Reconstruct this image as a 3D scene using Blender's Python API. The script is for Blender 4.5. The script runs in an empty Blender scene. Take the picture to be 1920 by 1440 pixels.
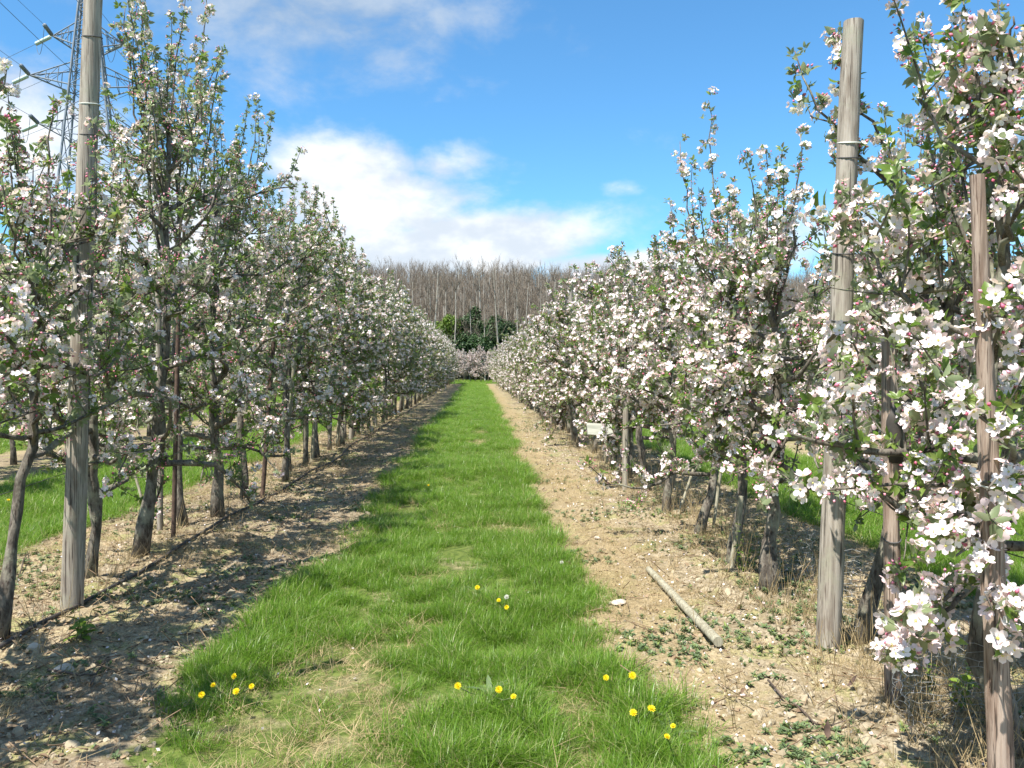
import bpy, math, random
import numpy as np
from mathutils import Vector, Matrix

R = math.radians
rng = np.random.default_rng(7)
random.seed(7)
scene = bpy.context.scene
col = scene.collection

# ------------------------------------------------------------------ camera
EYE, FPX = 1.45, 1560.0
YAW, PITCH = R(-2.386), R(-1.10)
cam_d = bpy.data.cameras.new('camera')
cam = bpy.data.objects.new('camera', cam_d)
col.objects.link(cam)
cam.location = (0, 0, EYE)
cam.rotation_euler = (R(90) + PITCH, 0, YAW)
cam_d.sensor_width = 36
cam_d.lens = FPX / 1920 * 36
cam_d.clip_start, cam_d.clip_end = 0.05, 5000
scene.camera = cam

# ------------------------------------------------------------------ sun, sky, exposure
SUN_EL = R(60)
sun_h = Vector((-0.70, -0.71, 0)).normalized()
sun_dir = Vector((sun_h.x * math.cos(SUN_EL), sun_h.y * math.cos(SUN_EL), math.sin(SUN_EL)))
sun_d = bpy.data.lights.new('sun', 'SUN')
sun_d.energy, sun_d.angle, sun_d.color = 4.9, R(0.53), (1.0, 0.945, 0.86)
sun = bpy.data.objects.new('sun', sun_d)
col.objects.link(sun)
sun.rotation_euler = (-sun_dir).to_track_quat('-Z', 'Y').to_euler()
scene.view_settings.view_transform = 'Standard'
scene.view_settings.look = 'None'
scene.view_settings.gamma = 1
scene.view_settings.exposure = 1.05
scene.view_settings.use_curve_mapping = False

# unit directions of a pixel of the 1920 x 1440 frame
_Rc = Matrix.Rotation(YAW, 3, 'Z') @ Matrix.Rotation(R(90) + PITCH, 3, 'X')
def ray(px, py):
    return (_Rc @ Vector(((px - 960) / FPX, (720 - py) / FPX, -1)))
def at(px, py, Y):
    d = ray(px, py); t = Y / d.y
    return Vector((d.x * t, Y, EYE + d.z * t))
def gp(px, py, z=0.0):
    d = ray(px, py); t = (z - EYE) / d.z
    return Vector((d.x * t, d.y * t, z))

# ------------------------------------------------------------------ node helpers
def new_mat(name):
    m = bpy.data.materials.new(name); m.use_nodes = True
    nt = m.node_tree; nt.nodes.clear()
    return m, nt
class N:
    def __init__(s, nt): s.nt = nt
    def n(s, t, **kw):
        nd = s.nt.nodes.new(t)
        for k, v in kw.items(): setattr(nd, k, v)
        return nd
    def val(s, sock, v):
        if hasattr(v, 'bl_idname') or isinstance(v, bpy.types.NodeSocket): s.nt.links.new(v, sock)
        else: sock.default_value = v
    def math(s, op, a, b=0.0, c=0.0, clamp=False):
        nd = s.n('ShaderNodeMath', operation=op, use_clamp=clamp)
        s.val(nd.inputs[0], a); s.val(nd.inputs[1], b); s.val(nd.inputs[2], c)
        return nd.outputs[0]
    def mix(s, f, a, b, mode='MIX'):
        nd = s.n('ShaderNodeMix', data_type='RGBA', blend_type=mode)
        s.val(nd.inputs[0], f); s.val(nd.inputs[6], a); s.val(nd.inputs[7], b)
        return nd.outputs[2]
    def noise(s, vec, scale, detail=3, rough=0.55, w=None, dist=0.0):
        nd = s.n('ShaderNodeTexNoise')
        s.nt.links.new(vec, nd.inputs['Vector'])
        nd.inputs['Scale'].default_value = scale; nd.inputs['Detail'].default_value = detail
        nd.inputs['Roughness'].default_value = rough; nd.inputs['Distortion'].default_value = dist
        return nd.outputs[0]
    def ramp(s, f, lo, hi, a=0.0, b=1.0, smooth=True):
        nd = s.n('ShaderNodeMapRange', interpolation_type='SMOOTHSTEP' if smooth else 'LINEAR')
        s.val(nd.inputs[0], f); nd.inputs[1].default_value = lo; nd.inputs[2].default_value = hi
        nd.inputs[3].default_value = a; nd.inputs[4].default_value = b
        return nd.outputs[0]
    def mapping(s, vec, scale=(1, 1, 1), loc=(0, 0, 0), rot=(0, 0, 0)):
        nd = s.n('ShaderNodeMapping'); s.nt.links.new(vec, nd.inputs[0])
        nd.inputs[1].default_value = loc; nd.inputs[2].default_value = rot; nd.inputs[3].default_value = scale
        return nd.outputs[0]
def c4(r, g, b): return (r, g, b, 1.0)

# ------------------------------------------------------------------ world: Nishita sky with cumulus
world = bpy.data.worlds.new('World'); scene.world = world
world.use_nodes = True
nt = world.node_tree; nt.nodes.clear(); k = N(nt)
sky = k.n('ShaderNodeTexSky'); sky.sky_type = 'NISHITA'; sky.sun_disc = False
sky.sun_elevation = SUN_EL; sky.sun_rotation = math.atan2(sun_h.x, sun_h.y)
sky.air_density, sky.dust_density, sky.ozone_density = 1.0, 0.35, 2.0
tc = k.n('ShaderNodeTexCoord')
sep = k.n('ShaderNodeSeparateXYZ'); nt.links.new(tc.outputs['Generated'], sep.inputs[0])
az = k.math('ARCTAN2', sep.outputs[0], sep.outputs[1])
el = k.math('ARCSINE', sep.outputs[2])
cv = k.n('ShaderNodeCombineXYZ')
nt.links.new(az, cv.inputs[0]); k.val(cv.inputs[1], k.math('MULTIPLY', el, 1.7))
# cumulus banks: azimuth, elevation, half widths (degrees), weight
def blob(px, py, rx, ry, wt):
    d = ray(px, py)
    return (math.atan2(d.x, d.y), math.atan2(d.z, math.hypot(d.x, d.y)), rx / FPX, ry / FPX, wt)
BL = [blob(560, -10, 420, 130, 0.82), blob(470, 130, 130, 40, 0.42), blob(780, -50, 260, 90, 0.6),
      blob(0, 250, 210, 130, 0.95), blob(330, 420, 260, 130, 0.9),
      blob(640, 315, 150, 65, 1.0), blob(840, 308, 90, 44, 0.72), blob(700, 390, 220, 75, 1.1),
      blob(930, 448, 240, 60, 1.25), blob(700, 470, 340, 60, 1.2), blob(1012, 385, 38, 24, 0.52),
      blob(1155, 352, 52, 18, 0.40), blob(950, 488, 80, 30, 1.5), blob(1170, 500, 170, 30, 1.4),
      blob(1600, 440, 260, 60, 0.85), blob(1900, 330, 110, 110, 0.8), blob(1780, 250, 60, 40, 0.35),
      blob(-400, 150, 300, 160, 0.9), blob(2350, 250, 300, 160, 0.85)]
mask = None
for (a0, e0, ra, re_, wt) in BL:
    dx = k.math('DIVIDE', k.math('SUBTRACT', az, a0), ra)
    dy = k.math('DIVIDE', k.math('SUBTRACT', el, e0), re_)
    r2 = k.math('ADD', k.math('MULTIPLY', dx, dx), k.math('MULTIPLY', dy, dy))
    g = k.math('MULTIPLY', k.math('EXPONENT', k.math('MULTIPLY', r2, -0.9)), wt)
    mask = g if mask is None else k.math('MAXIMUM', mask, g)
n1 = k.noise(cv.outputs[0], 7.0, 8, 0.58, dist=0.15)
n2 = k.noise(cv.outputs[0], 30.0, 5, 0.6)
# away from the frame: unseen scattered cumulus, cover raised for more ambient light
outside = k.ramp(k.math('ABSOLUTE', k.math('ADD', az, -0.04)), 0.75, 1.05)
over = k.ramp(el, 0.52, 0.75)
outm = k.math('MAXIMUM', outside, over)
scat = k.math('MULTIPLY', k.ramp(k.noise(cv.outputs[0], 2.2, 3), 0.42, 0.58), k.math('MULTIPLY', outm, 0.8))
mask = k.math('MAXIMUM', mask, scat)
dens = k.math('ADD', mask, k.math('ADD', k.math('MULTIPLY', k.math('SUBTRACT', n1, 0.5), 1.7), k.math('MULTIPLY', k.math('SUBTRACT', n2, 0.5), 0.28)))
cover = k.ramp(dens, 0.22, 0.92)
cover = k.math('MULTIPLY', cover, 0.93)
thick = k.ramp(dens, 0.55, 1.25)
# grey undersides where the cloud is thick, brighter tops; high cloud is the greyer
lowc = k.mix(k.ramp(k.noise(k.mapping(cv.outputs[0], loc=(0.0, -0.035, 0)), 9.0, 5, 0.55), 0.40, 0.62), c4(3.9, 4.2, 4.6), c4(5.6, 5.65, 5.7))
highc = k.mix(k.ramp(n1, 0.35, 0.6), c4(2.0, 2.6, 3.4), c4(2.7, 3.3, 4.1))
cc = k.mix(k.ramp(el, 0.24, 0.36), lowc, highc)
skyc = k.mix(1.0, sky.outputs[0], c4(0.50, 0.89, 1.08), 'MULTIPLY')
final = k.mix(cover, skyc, cc)
bg = k.n('ShaderNodeBackground'); bg.inputs[1].default_value = 0.10
nt.links.new(final, bg.inputs[0])
wo = k.n('ShaderNodeOutputWorld'); nt.links.new(bg.outputs[0], wo.inputs[0])

# ------------------------------------------------------------------ materials
def leaf_like(name, c_dark, c_light, trans=0.35, rough=0.45, back=None, gloss=0.35, hue=None):
    m, nt = new_mat(name); k = N(nt)
    at_ = k.n('ShaderNodeAttribute', attribute_name='tint')
    oi = k.n('ShaderNodeObjectInfo')
    f = k.math('FRACT', k.math('ADD', at_.outputs['Fac'], k.math('MULTIPLY', oi.outputs['Random'], 0.7)))
    c = k.mix(f, c4(*c_dark), c4(*c_light))
    if hue is not None:
        c = k.mix(k.ramp(f, 0.80, 0.98), c, c4(*hue))
    if back is not None:
        ge = k.n('ShaderNodeNewGeometry')
        c = k.mix(k.math('MULTIPLY', ge.outputs['Backfacing'], 0.8), c, c4(*back))
    p = k.n('ShaderNodeBsdfPrincipled'); k.val(p.inputs['Base Color'], c)
    p.inputs['Roughness'].default_value = rough; p.inputs['Specular IOR Level'].default_value = gloss
    t = k.n('ShaderNodeBsdfTranslucent'); k.val(t.inputs[0], k.mix(0.5, c, c4(1, 1, 0.5), 'MULTIPLY') if trans < 0.5 else c)
    ms = k.n('ShaderNodeMixShader'); ms.inputs[0].default_value = trans
    nt.links.new(p.outputs[0], ms.inputs[1]); nt.links.new(t.outputs[0], ms.inputs[2])
    o = k.n('ShaderNodeOutputMaterial'); nt.links.new(ms.outputs[0], o.inputs[0])
    return m
M = {}
M['leaf'] = leaf_like('apple_leaf', (0.105, 0.195, 0.026), (0.260, 0.355, 0.080), 0.52, 0.36, back=(0.29, 0.34, 0.20), gloss=0.5, hue=(0.16, 0.13, 0.06))
M['petal'] = leaf_like('petal', (0.88, 0.74, 0.78), (0.95, 0.92, 0.92), 0.36, 0.6, back=(0.88, 0.68, 0.74), gloss=0.2)
M['petal_far'] = leaf_like('petal_distant', (0.74, 0.60, 0.61), (0.88, 0.80, 0.79), 0.30, 0.6, gloss=0.2)
M['leaf_cross'] = leaf_like('budding_leaf', (0.15, 0.15, 0.08), (0.27, 0.25, 0.16), 0.3, 0.5)
M['bud'] = leaf_like('pink_bud', (0.66, 0.14, 0.24), (0.84, 0.46, 0.56), 0.2, 0.5, gloss=0.3)
M['stamen'] = leaf_like('stamen', (0.55, 0.50, 0.12), (0.70, 0.62, 0.25), 0.2, 0.6)
M['stalk'] = leaf_like('stalk', (0.10, 0.14, 0.05), (0.16, 0.20, 0.08), 0.1, 0.6)
M['grass'] = leaf_like('grass_blade', (0.095, 0.215, 0.014), (0.235, 0.385, 0.042), 0.50, 0.38, gloss=0.5, hue=(0.42, 0.42, 0.19))
M['straw'] = leaf_like('dead_grass', (0.32, 0.24, 0.12), (0.52, 0.41, 0.24), 0.2, 0.7, gloss=0.15)
M['weed'] = leaf_like('weed_leaf', (0.09, 0.14, 0.06), (0.18, 0.24, 0.11), 0.25, 0.5, hue=(0.20, 0.26, 0.06))
M['fresh'] = leaf_like('fresh_leaf', (0.16, 0.26, 0.03), (0.28, 0.38, 0.06), 0.4, 0.45)
M['litter'] = leaf_like('leaf_litter', (0.13, 0.08, 0.05), (0.36, 0.26, 0.16), 0.05, 0.8)
M['evergreen'] = leaf_like('evergreen_leaf', (0.026, 0.062, 0.022), (0.075, 0.130, 0.045), 0.22, 0.45)
M['lime'] = leaf_like('lime_leaf', (0.10, 0.17, 0.02), (0.17, 0.26, 0.035), 0.3, 0.5)
M['dandelion'] = leaf_like('dandelion_yellow', (0.88, 0.66, 0.01), (0.95, 0.80, 0.03), 0.2, 0.6)
M['seed'] = leaf_like('dandelion_seed', (0.60, 0.60, 0.55), (0.75, 0.75, 0.70), 0.4, 0.9)

def solid(name, c1, c2, scale=6, stretch=(1, 1, 1), rough=0.85, bump=0.3, c3=None, detail=6, spec=0.3, metal=0.0, dist=0.01, lich=None, crack=False):
    m, nt = new_mat(name); k = N(nt)
    tc = k.n('ShaderNodeTexCoord')
    oi = k.n('ShaderNodeObjectInfo')
    off = k.n('ShaderNodeVectorMath', operation='ADD'); nt.links.new(tc.outputs['Object'], off.inputs[0])
    cm = k.n('ShaderNodeCombineXYZ'); k.val(cm.inputs[0], k.math('MULTIPLY', oi.outputs['Random'], 31.0)); k.val(cm.inputs[2], k.math('MULTIPLY', oi.outputs['Random'], 17.0))
    nt.links.new(cm.outputs[0], off.inputs[1])
    v = k.mapping(off.outputs[0], stretch)
    n = k.noise(v, scale, detail, 0.65)
    f = k.ramp(n, 0.33, 0.68)
    c = k.mix(f, c4(*c1), c4(*c2))
    if c3 is not None:
        n3 = k.noise(k.mapping(off.outputs[0], (stretch[0] * 1.6, stretch[1] * 1.6, stretch[2] * 0.6)), scale * 2.3, 3)
        c = k.mix(k.ramp(n3, 0.56, 0.66), c, c4(*c3))
    if lich is not None:
        n4 = k.noise(off.outputs[0], 5.0, 5, 0.7)
        c = k.mix(k.math('MULTIPLY', k.ramp(n4, 0.50, 0.66), 0.7), c, c4(*lich))
    if crack:
        n5 = k.noise(k.mapping(off.outputs[0], (1, 1, .022)), 75, 4, .6)
        n6 = k.noise(k.mapping(off.outputs[0], (1, 1, .25)), 9, 4, .6)
        c = k.mix(k.math('MULTIPLY', k.ramp(n5, .575, .635), .85), c, c4(.045, .035, .028))
        c = k.mix(k.math('MULTIPLY', k.ramp(n6, .57, .70), .5), c, c4(.12, .085, .06))
    p = k.n('ShaderNodeBsdfPrincipled'); k.val(p.inputs['Base Color'], c)
    p.inputs['Roughness'].default_value = rough; p.inputs['Specular IOR Level'].default_value = spec
    p.inputs['Metallic'].default_value = metal
    b = k.n('ShaderNodeBump'); b.inputs['Strength'].default_value = bump; b.inputs['Distance'].default_value = dist
    nt.links.new(n, b.inputs['Height']); nt.links.new(b.outputs[0], p.inputs['Normal'])
    o = k.n('ShaderNodeOutputMaterial'); nt.links.new(p.outputs[0], o.inputs[0])
    return m
M['bark'] = solid('apple_bark', (0.060, 0.050, 0.040), (0.22, 0.195, 0.160), 22, (1, 1, 0.45), bump=1.0, c3=(0.045, 0.032, 0.026), lich=(0.30, 0.30, 0.22), dist=0.015)
M['twig'] = solid('twig_bark', (0.045, 0.032, 0.026), (0.15, 0.115, 0.09), 14, (1, 1, 1), bump=0.4, dist=0.004)
M['post'] = solid('weathered_post', (0.22, 0.19, 0.155), (0.40, 0.36, 0.305), 14, (3.0, 3.0, 0.16), bump=0.9, c3=(0.12, 0.095, 0.075), dist=0.006, lich=(0.30, 0.29, 0.22), crack=True)
M['post_red'] = solid('split_stake', (0.20, 0.135, 0.10), (0.40, 0.32, 0.26), 16, (3.2, 3.2, 0.14), bump=1.0, c3=(0.09, 0.055, 0.04), dist=0.008, crack=True)
M['stake'] = solid('thin_stake', (0.22, 0.20, 0.14), (0.38, 0.36, 0.27), 14, (3, 3, 0.2), bump=0.6, c3=(0.12, 0.10, 0.07), dist=0.004)
M['rust'] = solid('rusty_pipe', (0.06, 0.04, 0.03), (0.13, 0.085, 0.065), 20, bump=0.5, dist=0.003)
M['board'] = solid('grey_board', (0.24, 0.245, 0.20), (0.38, 0.38, 0.32), 8, (0.3, 3, 3), bump=0.4, dist=0.003)
M['hose'] = solid('black_hose', (0.035, 0.032, 0.03), (0.075, 0.065, 0.055), 9, rough=0.6, bump=0.2, dist=0.002)
M['band'] = solid('tie_wire', (0.04, 0.04, 0.045), (0.09, 0.09, 0.09), 10, rough=0.6)
M['white_band'] = solid('white_tie', (0.55, 0.57, 0.52), (0.70, 0.72, 0.66), 10, rough=0.6)
M['wire'] = solid('galvanised_wire', (0.22, 0.23, 0.23), (0.40, 0.41, 0.40), 20, rough=0.5, metal=0.5, bump=0.0)
M['stone'] = solid('chalky_stone', (0.40, 0.35, 0.28), (0.60, 0.54, 0.46), 9, bump=0.8, dist=0.01)
M['clod'] = solid('soil_clod', (0.20, 0.16, 0.10), (0.42, 0.36, 0.255), 3, bump=0.6, dist=0.01)
M['steel'] = solid('hazed_pylon_steel', (0.15, 0.18, 0.215), (0.23, 0.26, 0.30), 1, rough=0.6, bump=0)  # lighter bluish tone of distance haze put into the steel colour
M['glass_disc'] = solid('insulator_glass', (0.42, 0.52, 0.50), (0.55, 0.64, 0.62), 3, rough=0.3, bump=0)
M['cable'] = solid('cable', (0.10, 0.12, 0.15), (0.14, 0.16, 0.19), 1, rough=0.6, bump=0)
M['wood_trunk'] = solid('pale_trunk', (0.27, 0.25, 0.21), (0.47, 0.44, 0.38), 0.6, (1, 1, 0.4), bump=0)
M['wood_twig'] = solid('bare_twigs', (0.145, 0.115, 0.085), (0.245, 0.205, 0.160), 0.35, bump=0)

# ------------------------------------------------------------------ numpy noise
def vnoise(x, y, seed=0):
    xi = np.floor(x).astype(np.int64); yi = np.floor(y).astype(np.int64)
    fx = x - xi; fy = y - yi
    fx = fx * fx * (3 - 2 * fx); fy = fy * fy * (3 - 2 * fy)
    def h(a, b):
        n = (a * 374761393 + b * 668265263 + seed * 974711) & 0xffffffff
        n = ((n ^ (n >> 13)) * 1274126177) & 0xffffffff
        return ((n ^ (n >> 16)) & 0xffff) / 65535.0
    return (h(xi, yi) * (1 - fx) + h(xi + 1, yi) * fx) * (1 - fy) + (h(xi, yi + 1) * (1 - fx) + h(xi + 1, yi + 1) * fx) * fy
def fbm(x, y, oct=4, seed=0):
    s = 0; a = 0.5
    for i in range(oct):
        s = s + a * (vnoise(x * 2 ** i, y * 2 ** i, seed + i * 13) - 0.5); a *= 0.55
    return s
def sstep(a, b, v):
    t = np.clip((v - a) / (b - a), 0, 1); return t * t * (3 - 2 * t)
GL, GR = -1.06, 0.60          # edges of the mown grass alley
def alley(x, y):
    """1 on the grass alleys, 0 on the bare strips under the trees"""
    wob = fbm(x * 0.9 + 5, y * 0.9, 3, 3) * 0.42
    nr = 1 - sstep(3.0, 7.0, y)
    el_, er_ = GL - .22 * nr, GR + .14 * nr
    wob2 = wob * 0.9 + fbm(x * 4 + 1, y * 4, 3, 8) * .35
    a = sstep(el_ - 0.12, el_ + 0.14, x + wob2) * (1 - sstep(er_ - 0.14, er_ + 0.12, x + wob2))
    l = (1 - sstep(-3.75, -3.45, x + wob)) * sstep(-5.9, -5.6, x + wob)
    r = sstep(3.0, 3.3, x + wob) * (1 - sstep(5.0, 5.3, x + wob))
    l2 = (1 - sstep(-8.2, -7.9, x + wob)); r2 = sstep(7.4, 7.7, x + wob)
    end = sstep(76, 77, y + wob * 3)
    return np.maximum.reduce([a, l, r, l2, r2, end])
def gh_np(x, y):
    z = 0.018 * fbm(x * 0.7, y * 0.7, 3, 1) * 4
    z = z + (1 - alley(x, y)) * 0.012
    lat = 1.05 - 0.35 * sstep(-40, 70, x) * 0.25 - 0.62 * sstep(60, 190, x) + 0.10 * sstep(-20, -140, -(-x))
    hill = 25.0 * sstep(60, 340, y) * 0.0 + np.clip(y - 92, 0, 175) ** 1.12 * 0.069
    return z * np.clip(1 - (y - 60) / 30, 0, 1) + hill * lat
def gh(x, y): return float(gh_np(np.array([float(x)]), np.array([float(y)]))[0])

# ------------------------------------------------------------------ mesh helpers (triangles only)
class MB:
    def __init__(s): s.V = []; s.F = []; s.Mi = []; s.T = []; s.S = []; s.n = 0
    def add(s, V, F, mi=0, tint=0.5, smooth=True):
        V = np.asarray(V, float); F = np.asarray(F, int)
        s.V.append(V); s.F.append(F + s.n); s.n += len(V)
        s.Mi.append(np.full(len(F), mi) if np.isscalar(mi) else np.asarray(mi))
        s.T.append(np.full(len(V), tint) if np.isscalar(tint) else np.asarray(tint))
        s.S.append(np.full(len(F), smooth)) 
    def arrays(s):
        return np.concatenate(s.V), np.concatenate(s.F), np.concatenate(s.Mi), np.concatenate(s.T), np.concatenate(s.S)
    def mesh(s, name, mats):
        V, F, Mi, T, S = s.arrays()
        me = bpy.data.meshes.new(name)
        me.vertices.add(len(V)); me.vertices.foreach_set('co', V.astype(np.float32).ravel())
        me.loops.add(len(F) * 3); me.loops.foreach_set('vertex_index', F.astype(np.int32).ravel())
        me.polygons.add(len(F)); me.polygons.foreach_set('loop_start', np.arange(0, len(F) * 3, 3, dtype=np.int32))
        me.polygons.foreach_set('material_index', Mi.astype(np.int32))
        me.polygons.foreach_set('use_smooth', S.astype(bool))
        a = me.attributes.new('tint', 'FLOAT', 'POINT'); a.data.foreach_set('value', T.astype(np.float32))
        for m in mats: me.materials.append(m)
        me.update(calc_edges=True)
        return me
def link(name, me, parent=None, **props):
    o = bpy.data.objects.new(name, me); col.objects.link(o)
    if parent is not None: o.parent = parent
    for a, b in props.items(): o[a] = b
    return o
def empty(name, loc, label, cat, group=None, rotz=0):
    o = bpy.data.objects.new(name, None); col.objects.link(o)
    o.location = loc; o.rotation_euler = (0, 0, rotz); o.empty_display_size = 0.1
    o['label'] = label; o['category'] = cat
    if group: o['group'] = group
    return o

def tube(P, rad, sides=6, cap=True, lump=0.0, seed=None):
    P = np.asarray(P, float); n = len(P)
    rad = np.broadcast_to(np.asarray(rad, float), (n,)).copy()
    T = np.gradient(P, axis=0); T /= np.linalg.norm(T, axis=1)[:, None] + 1e-9
    ref = np.array([1., 0, 0]) if abs(T[0][0]) < 0.8 else np.array([0, 1., 0])
    A = ref - T * (T @ ref)[:, None]
    bad = np.linalg.norm(A, axis=1) < 0.2
    A[bad] = np.cross(T[bad], [0.3, 0.5, 0.8])
    A /= np.linalg.norm(A, axis=1)[:, None]; B = np.cross(T, A)
    th = np.linspace(0, 2 * np.pi, sides, endpoint=False)
    rr = rad[:, None] * np.ones(sides)
    if lump:
        g = np.random.default_rng(seed if seed is not None else int(abs(P[0].sum()) * 1e4) % 99991)
        rr = rr * (1 + lump * g.normal(size=(1, sides)) * 0.6 + lump * g.normal(size=(n, sides)) * 0.5)
    V = P[:, None, :] + rr[..., None] * (np.cos(th)[None, :, None] * A[:, None, :] + np.sin(th)[None, :, None] * B[:, None, :])
    V = V.reshape(-1, 3)
    i = np.arange(n - 1)[:, None] * sides; j = np.arange(sides)[None, :]; j2 = (j + 1) % sides
    a, b, c, d = (i + j).ravel(), (i + j2).ravel(), (i + sides + j2).ravel(), (i + sides + j).ravel()
    F = np.concatenate([np.stack([a, b, c], 1), np.stack([a, c, d], 1)])
    if cap:
        V = np.concatenate([V, P[:1], P[-1:]])
        c0, c1 = n * sides, n * sides + 1
        jj = np.arange(sides); k2 = (jj + 1) % sides
        F = np.concatenate([F, np.stack([np.full(sides, c0), k2, jj], 1), np.stack([np.full(sides, c1), (n - 1) * sides + jj, (n - 1) * sides + k2], 1)])
    return V, F

def frames(D, rs, g, roll=True):
    """K rotation matrices whose local +Z is D"""
    D = D / (np.linalg.norm(D, axis=1)[:, None] + 1e-9)
    ref = g.normal(size=D.shape)
    X = ref - D * np.sum(ref * D, 1)[:, None]; X /= np.linalg.norm(X, axis=1)[:, None] + 1e-9
    Y = np.cross(D, X)
    return np.stack([X, Y, D], 2) * np.asarray(rs)[:, None, None]
def replicate(mb, unit, P, Rm, tints):
    V, F, Mi, T, S = unit
    K = len(P); nv = len(V)
    VV = np.einsum('kij,vj->kvi', Rm, V) + P[:, None, :]
    FF = F[None] + (np.arange(K) * nv)[:, None, None]
    mb.V.append(VV.reshape(-1, 3)); mb.F.append(FF.reshape(-1, 3) + mb.n); mb.n += K * nv
    mb.Mi.append(np.tile(Mi, K)); mb.T.append(((T[None] + tints[:, None]) % 1.0).ravel()); mb.S.append(np.tile(S, K))

# ------------------------------------------------------------------ small botanical units
def rotm(axis, a):
    return np.array(Matrix.Rotation(a, 3, Vector(axis)))
def orient(V, d, roll=0.0):
    """local +Y along d"""
    d = np.asarray(d, float); d = d / np.linalg.norm(d)
    ref = np.array([0, 0, 1.]) if abs(d[2]) < 0.95 else np.array([1., 0, 0])
    x = np.cross(d, ref); x /= np.linalg.norm(x); z = np.cross(x, d)
    x2 = x * math.cos(roll) + z * math.sin(roll); z2 = np.cross(x2, d)
    return np.asarray(V) @ np.stack([x2, d, z2])
def leaf_geo(L, W, curl=0.25, lod=0):
    if lod == 2:
        V = [(0, 0, 0), (-W * .5, L * .5, .12 * W), (0, L, -curl * L * .6), (W * .5, L * .5, .12 * W)]
        return V, [(0, 3, 2), (0, 2, 1)]
    if lod == 1:
        V = [(0, 0, 0), (-W * .5, L * .45, .2 * W), (0, L * .5, -.02 * L), (W * .5, L * .45, .2 * W), (0, L, -curl * L)]
        return V, [(0, 2, 1), (0, 3, 2), (1, 2, 4), (2, 3, 4)]
    V = [(0, 0, 0)]
    for t, w in ((.34, .48), (.70, .38)):
        zc = -curl * L * t * t
        V += [(-W * w, L * t, zc + .16 * W), (0, L * t, zc), (W * w, L * t, zc + .16 * W)]
    V += [(0, L, -curl * L)]
    F = [(0, 2, 1), (0, 3, 2), (1, 2, 5), (1, 5, 4), (2, 3, 6), (2, 6, 5), (4, 5, 7), (5, 6, 7)]
    return V, F
def flower(mb, pos, d, r, g, lod=0, mi_pet=1, mi_st=3):
    d = np.asarray(d, float); d /= np.linalg.norm(d)
    ref = g.normal(size=3); x = ref - d * (ref @ d); x /= np.linalg.norm(x); y = np.cross(d, x)
    cup = g.uniform(0.30, 0.85)
    B = np.stack([x, y, d])
    for i in range(5):
        a = i * 2 * math.pi / 5 + g.uniform(-.08, .08)
        if lod >= 2:
            loc = [(0, 0, 0), (-.42, .62, cup * .4), (0, 1, cup * .7), (.42, .62, cup * .4)]
            F = [(0, 3, 2), (0, 2, 1)]
        else:
            loc = [(0, .05, 0), (-.36, .48, cup * .22), (.36, .48, cup * .22), (-.33, .84, cup * .55), (.33, .84, cup * .55), (0, 1.0, cup * .75), (0, .62, cup * .2)]
            F = [(0, 2, 6), (0, 6, 1), (1, 6, 3), (6, 2, 4), (3, 6, 5), (6, 4, 5)]
        loc = np.array(loc) * r
        ca, sa = math.cos(a), math.sin(a)
        L = np.stack([loc[:, 0] * ca - loc[:, 1] * sa, loc[:, 0] * sa + loc[:, 1] * ca, loc[:, 2]], 1)
        mb.add(L @ B + pos, F, mi_pet, g.uniform(0, 1))
    if lod == 0:
        th = np.linspace(0, 2 * np.pi, 6, endpoint=False)
        L = np.concatenate([[[0, 0, .30 * r]], np.stack([np.cos(th) * r * .17, np.sin(th) * r * .17, np.full(6, .12 * r)], 1)])
        F = [(0, i + 1, (i + 1) % 6 + 1) for i in range(6)]
        mb.add(L @ B + pos, F, mi_st, g.uniform(0, 1))
def budgeo(mb, pos, d, r, g, mi=2):
    d = np.asarray(d, float); d /= np.linalg.norm(d)
    ref = g.normal(size=3); x = ref - d * (ref @ d); x /= np.linalg.norm(x); y = np.cross(d, x)
    B = np.stack([x, y, d])
    L = np.array([(0, 0, -1), (.8, 0, 0), (0, .8, 0), (-.8, 0, 0), (0, -.8, 0), (0, 0, 1.3)]) * r
    F = [(0, 2, 1), (0, 3, 2), (0, 4, 3), (0, 1, 4), (1, 2, 5), (2, 3, 5), (3, 4, 5), (4, 1, 5)]
    mb.add(L @ B + pos, F, mi, g.uniform(0, 1))
def spray(g, nfl, nbud, nleaf, lod=0, fr=0.021, leafL=0.055, spread=1.0):
    """a spur: rosette of leaves with a head of blossom. material slots leaf, petal, bud, stamen, stalk"""
    mb = MB()
    for i in range(nleaf):
        a = i * 2.399 + g.uniform(-.4, .4); tilt = g.uniform(.5, 1.35)
        d = (math.cos(a) * math.sin(tilt), math.sin(a) * math.sin(tilt), math.cos(tilt))
        L = leafL * g.uniform(.65, 1.2); V, F = leaf_geo(L, L * g.uniform(.42, .56), g.uniform(.1, .45), lod)
        V = orient(V, d, g.uniform(-.6, .6)) + np.array(d) * 0.006 + np.array([0, 0, g.uniform(-.015, .02)])
        mb.add(V, F, 0, g.uniform(0, 1), True)
    tot = nfl + nbud
    for i in range(tot):
        a = i * 2.399 + g.uniform(-.3, .3); tilt = (0.15 + 1.05 * math.sqrt((i + .3) / max(tot, 1))) * spread
        d = np.array((math.cos(a) * math.sin(tilt), math.sin(a) * math.sin(tilt), math.cos(tilt)))
        Lp = g.uniform(.030, .045) * (fr / .021)
        p = d * Lp + np.array([0, 0, .008])
        if lod == 0:
            V, F = tube([(0, 0, 0.004), p * .6, p], .0009, 3, False); mb.add(V, F, 4, .5)
        if i < nfl: flower(mb, p, d + g.normal(size=3) * .25, fr * g.uniform(.85, 1.1), g, lod)
        else: budgeo(mb, p, d, .0078 * g.uniform(.7, 1.25), g)
    return mb
SP_M = [M['leaf'], M['petal'], M['bud'], M['stamen'], M['stalk']]
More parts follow.
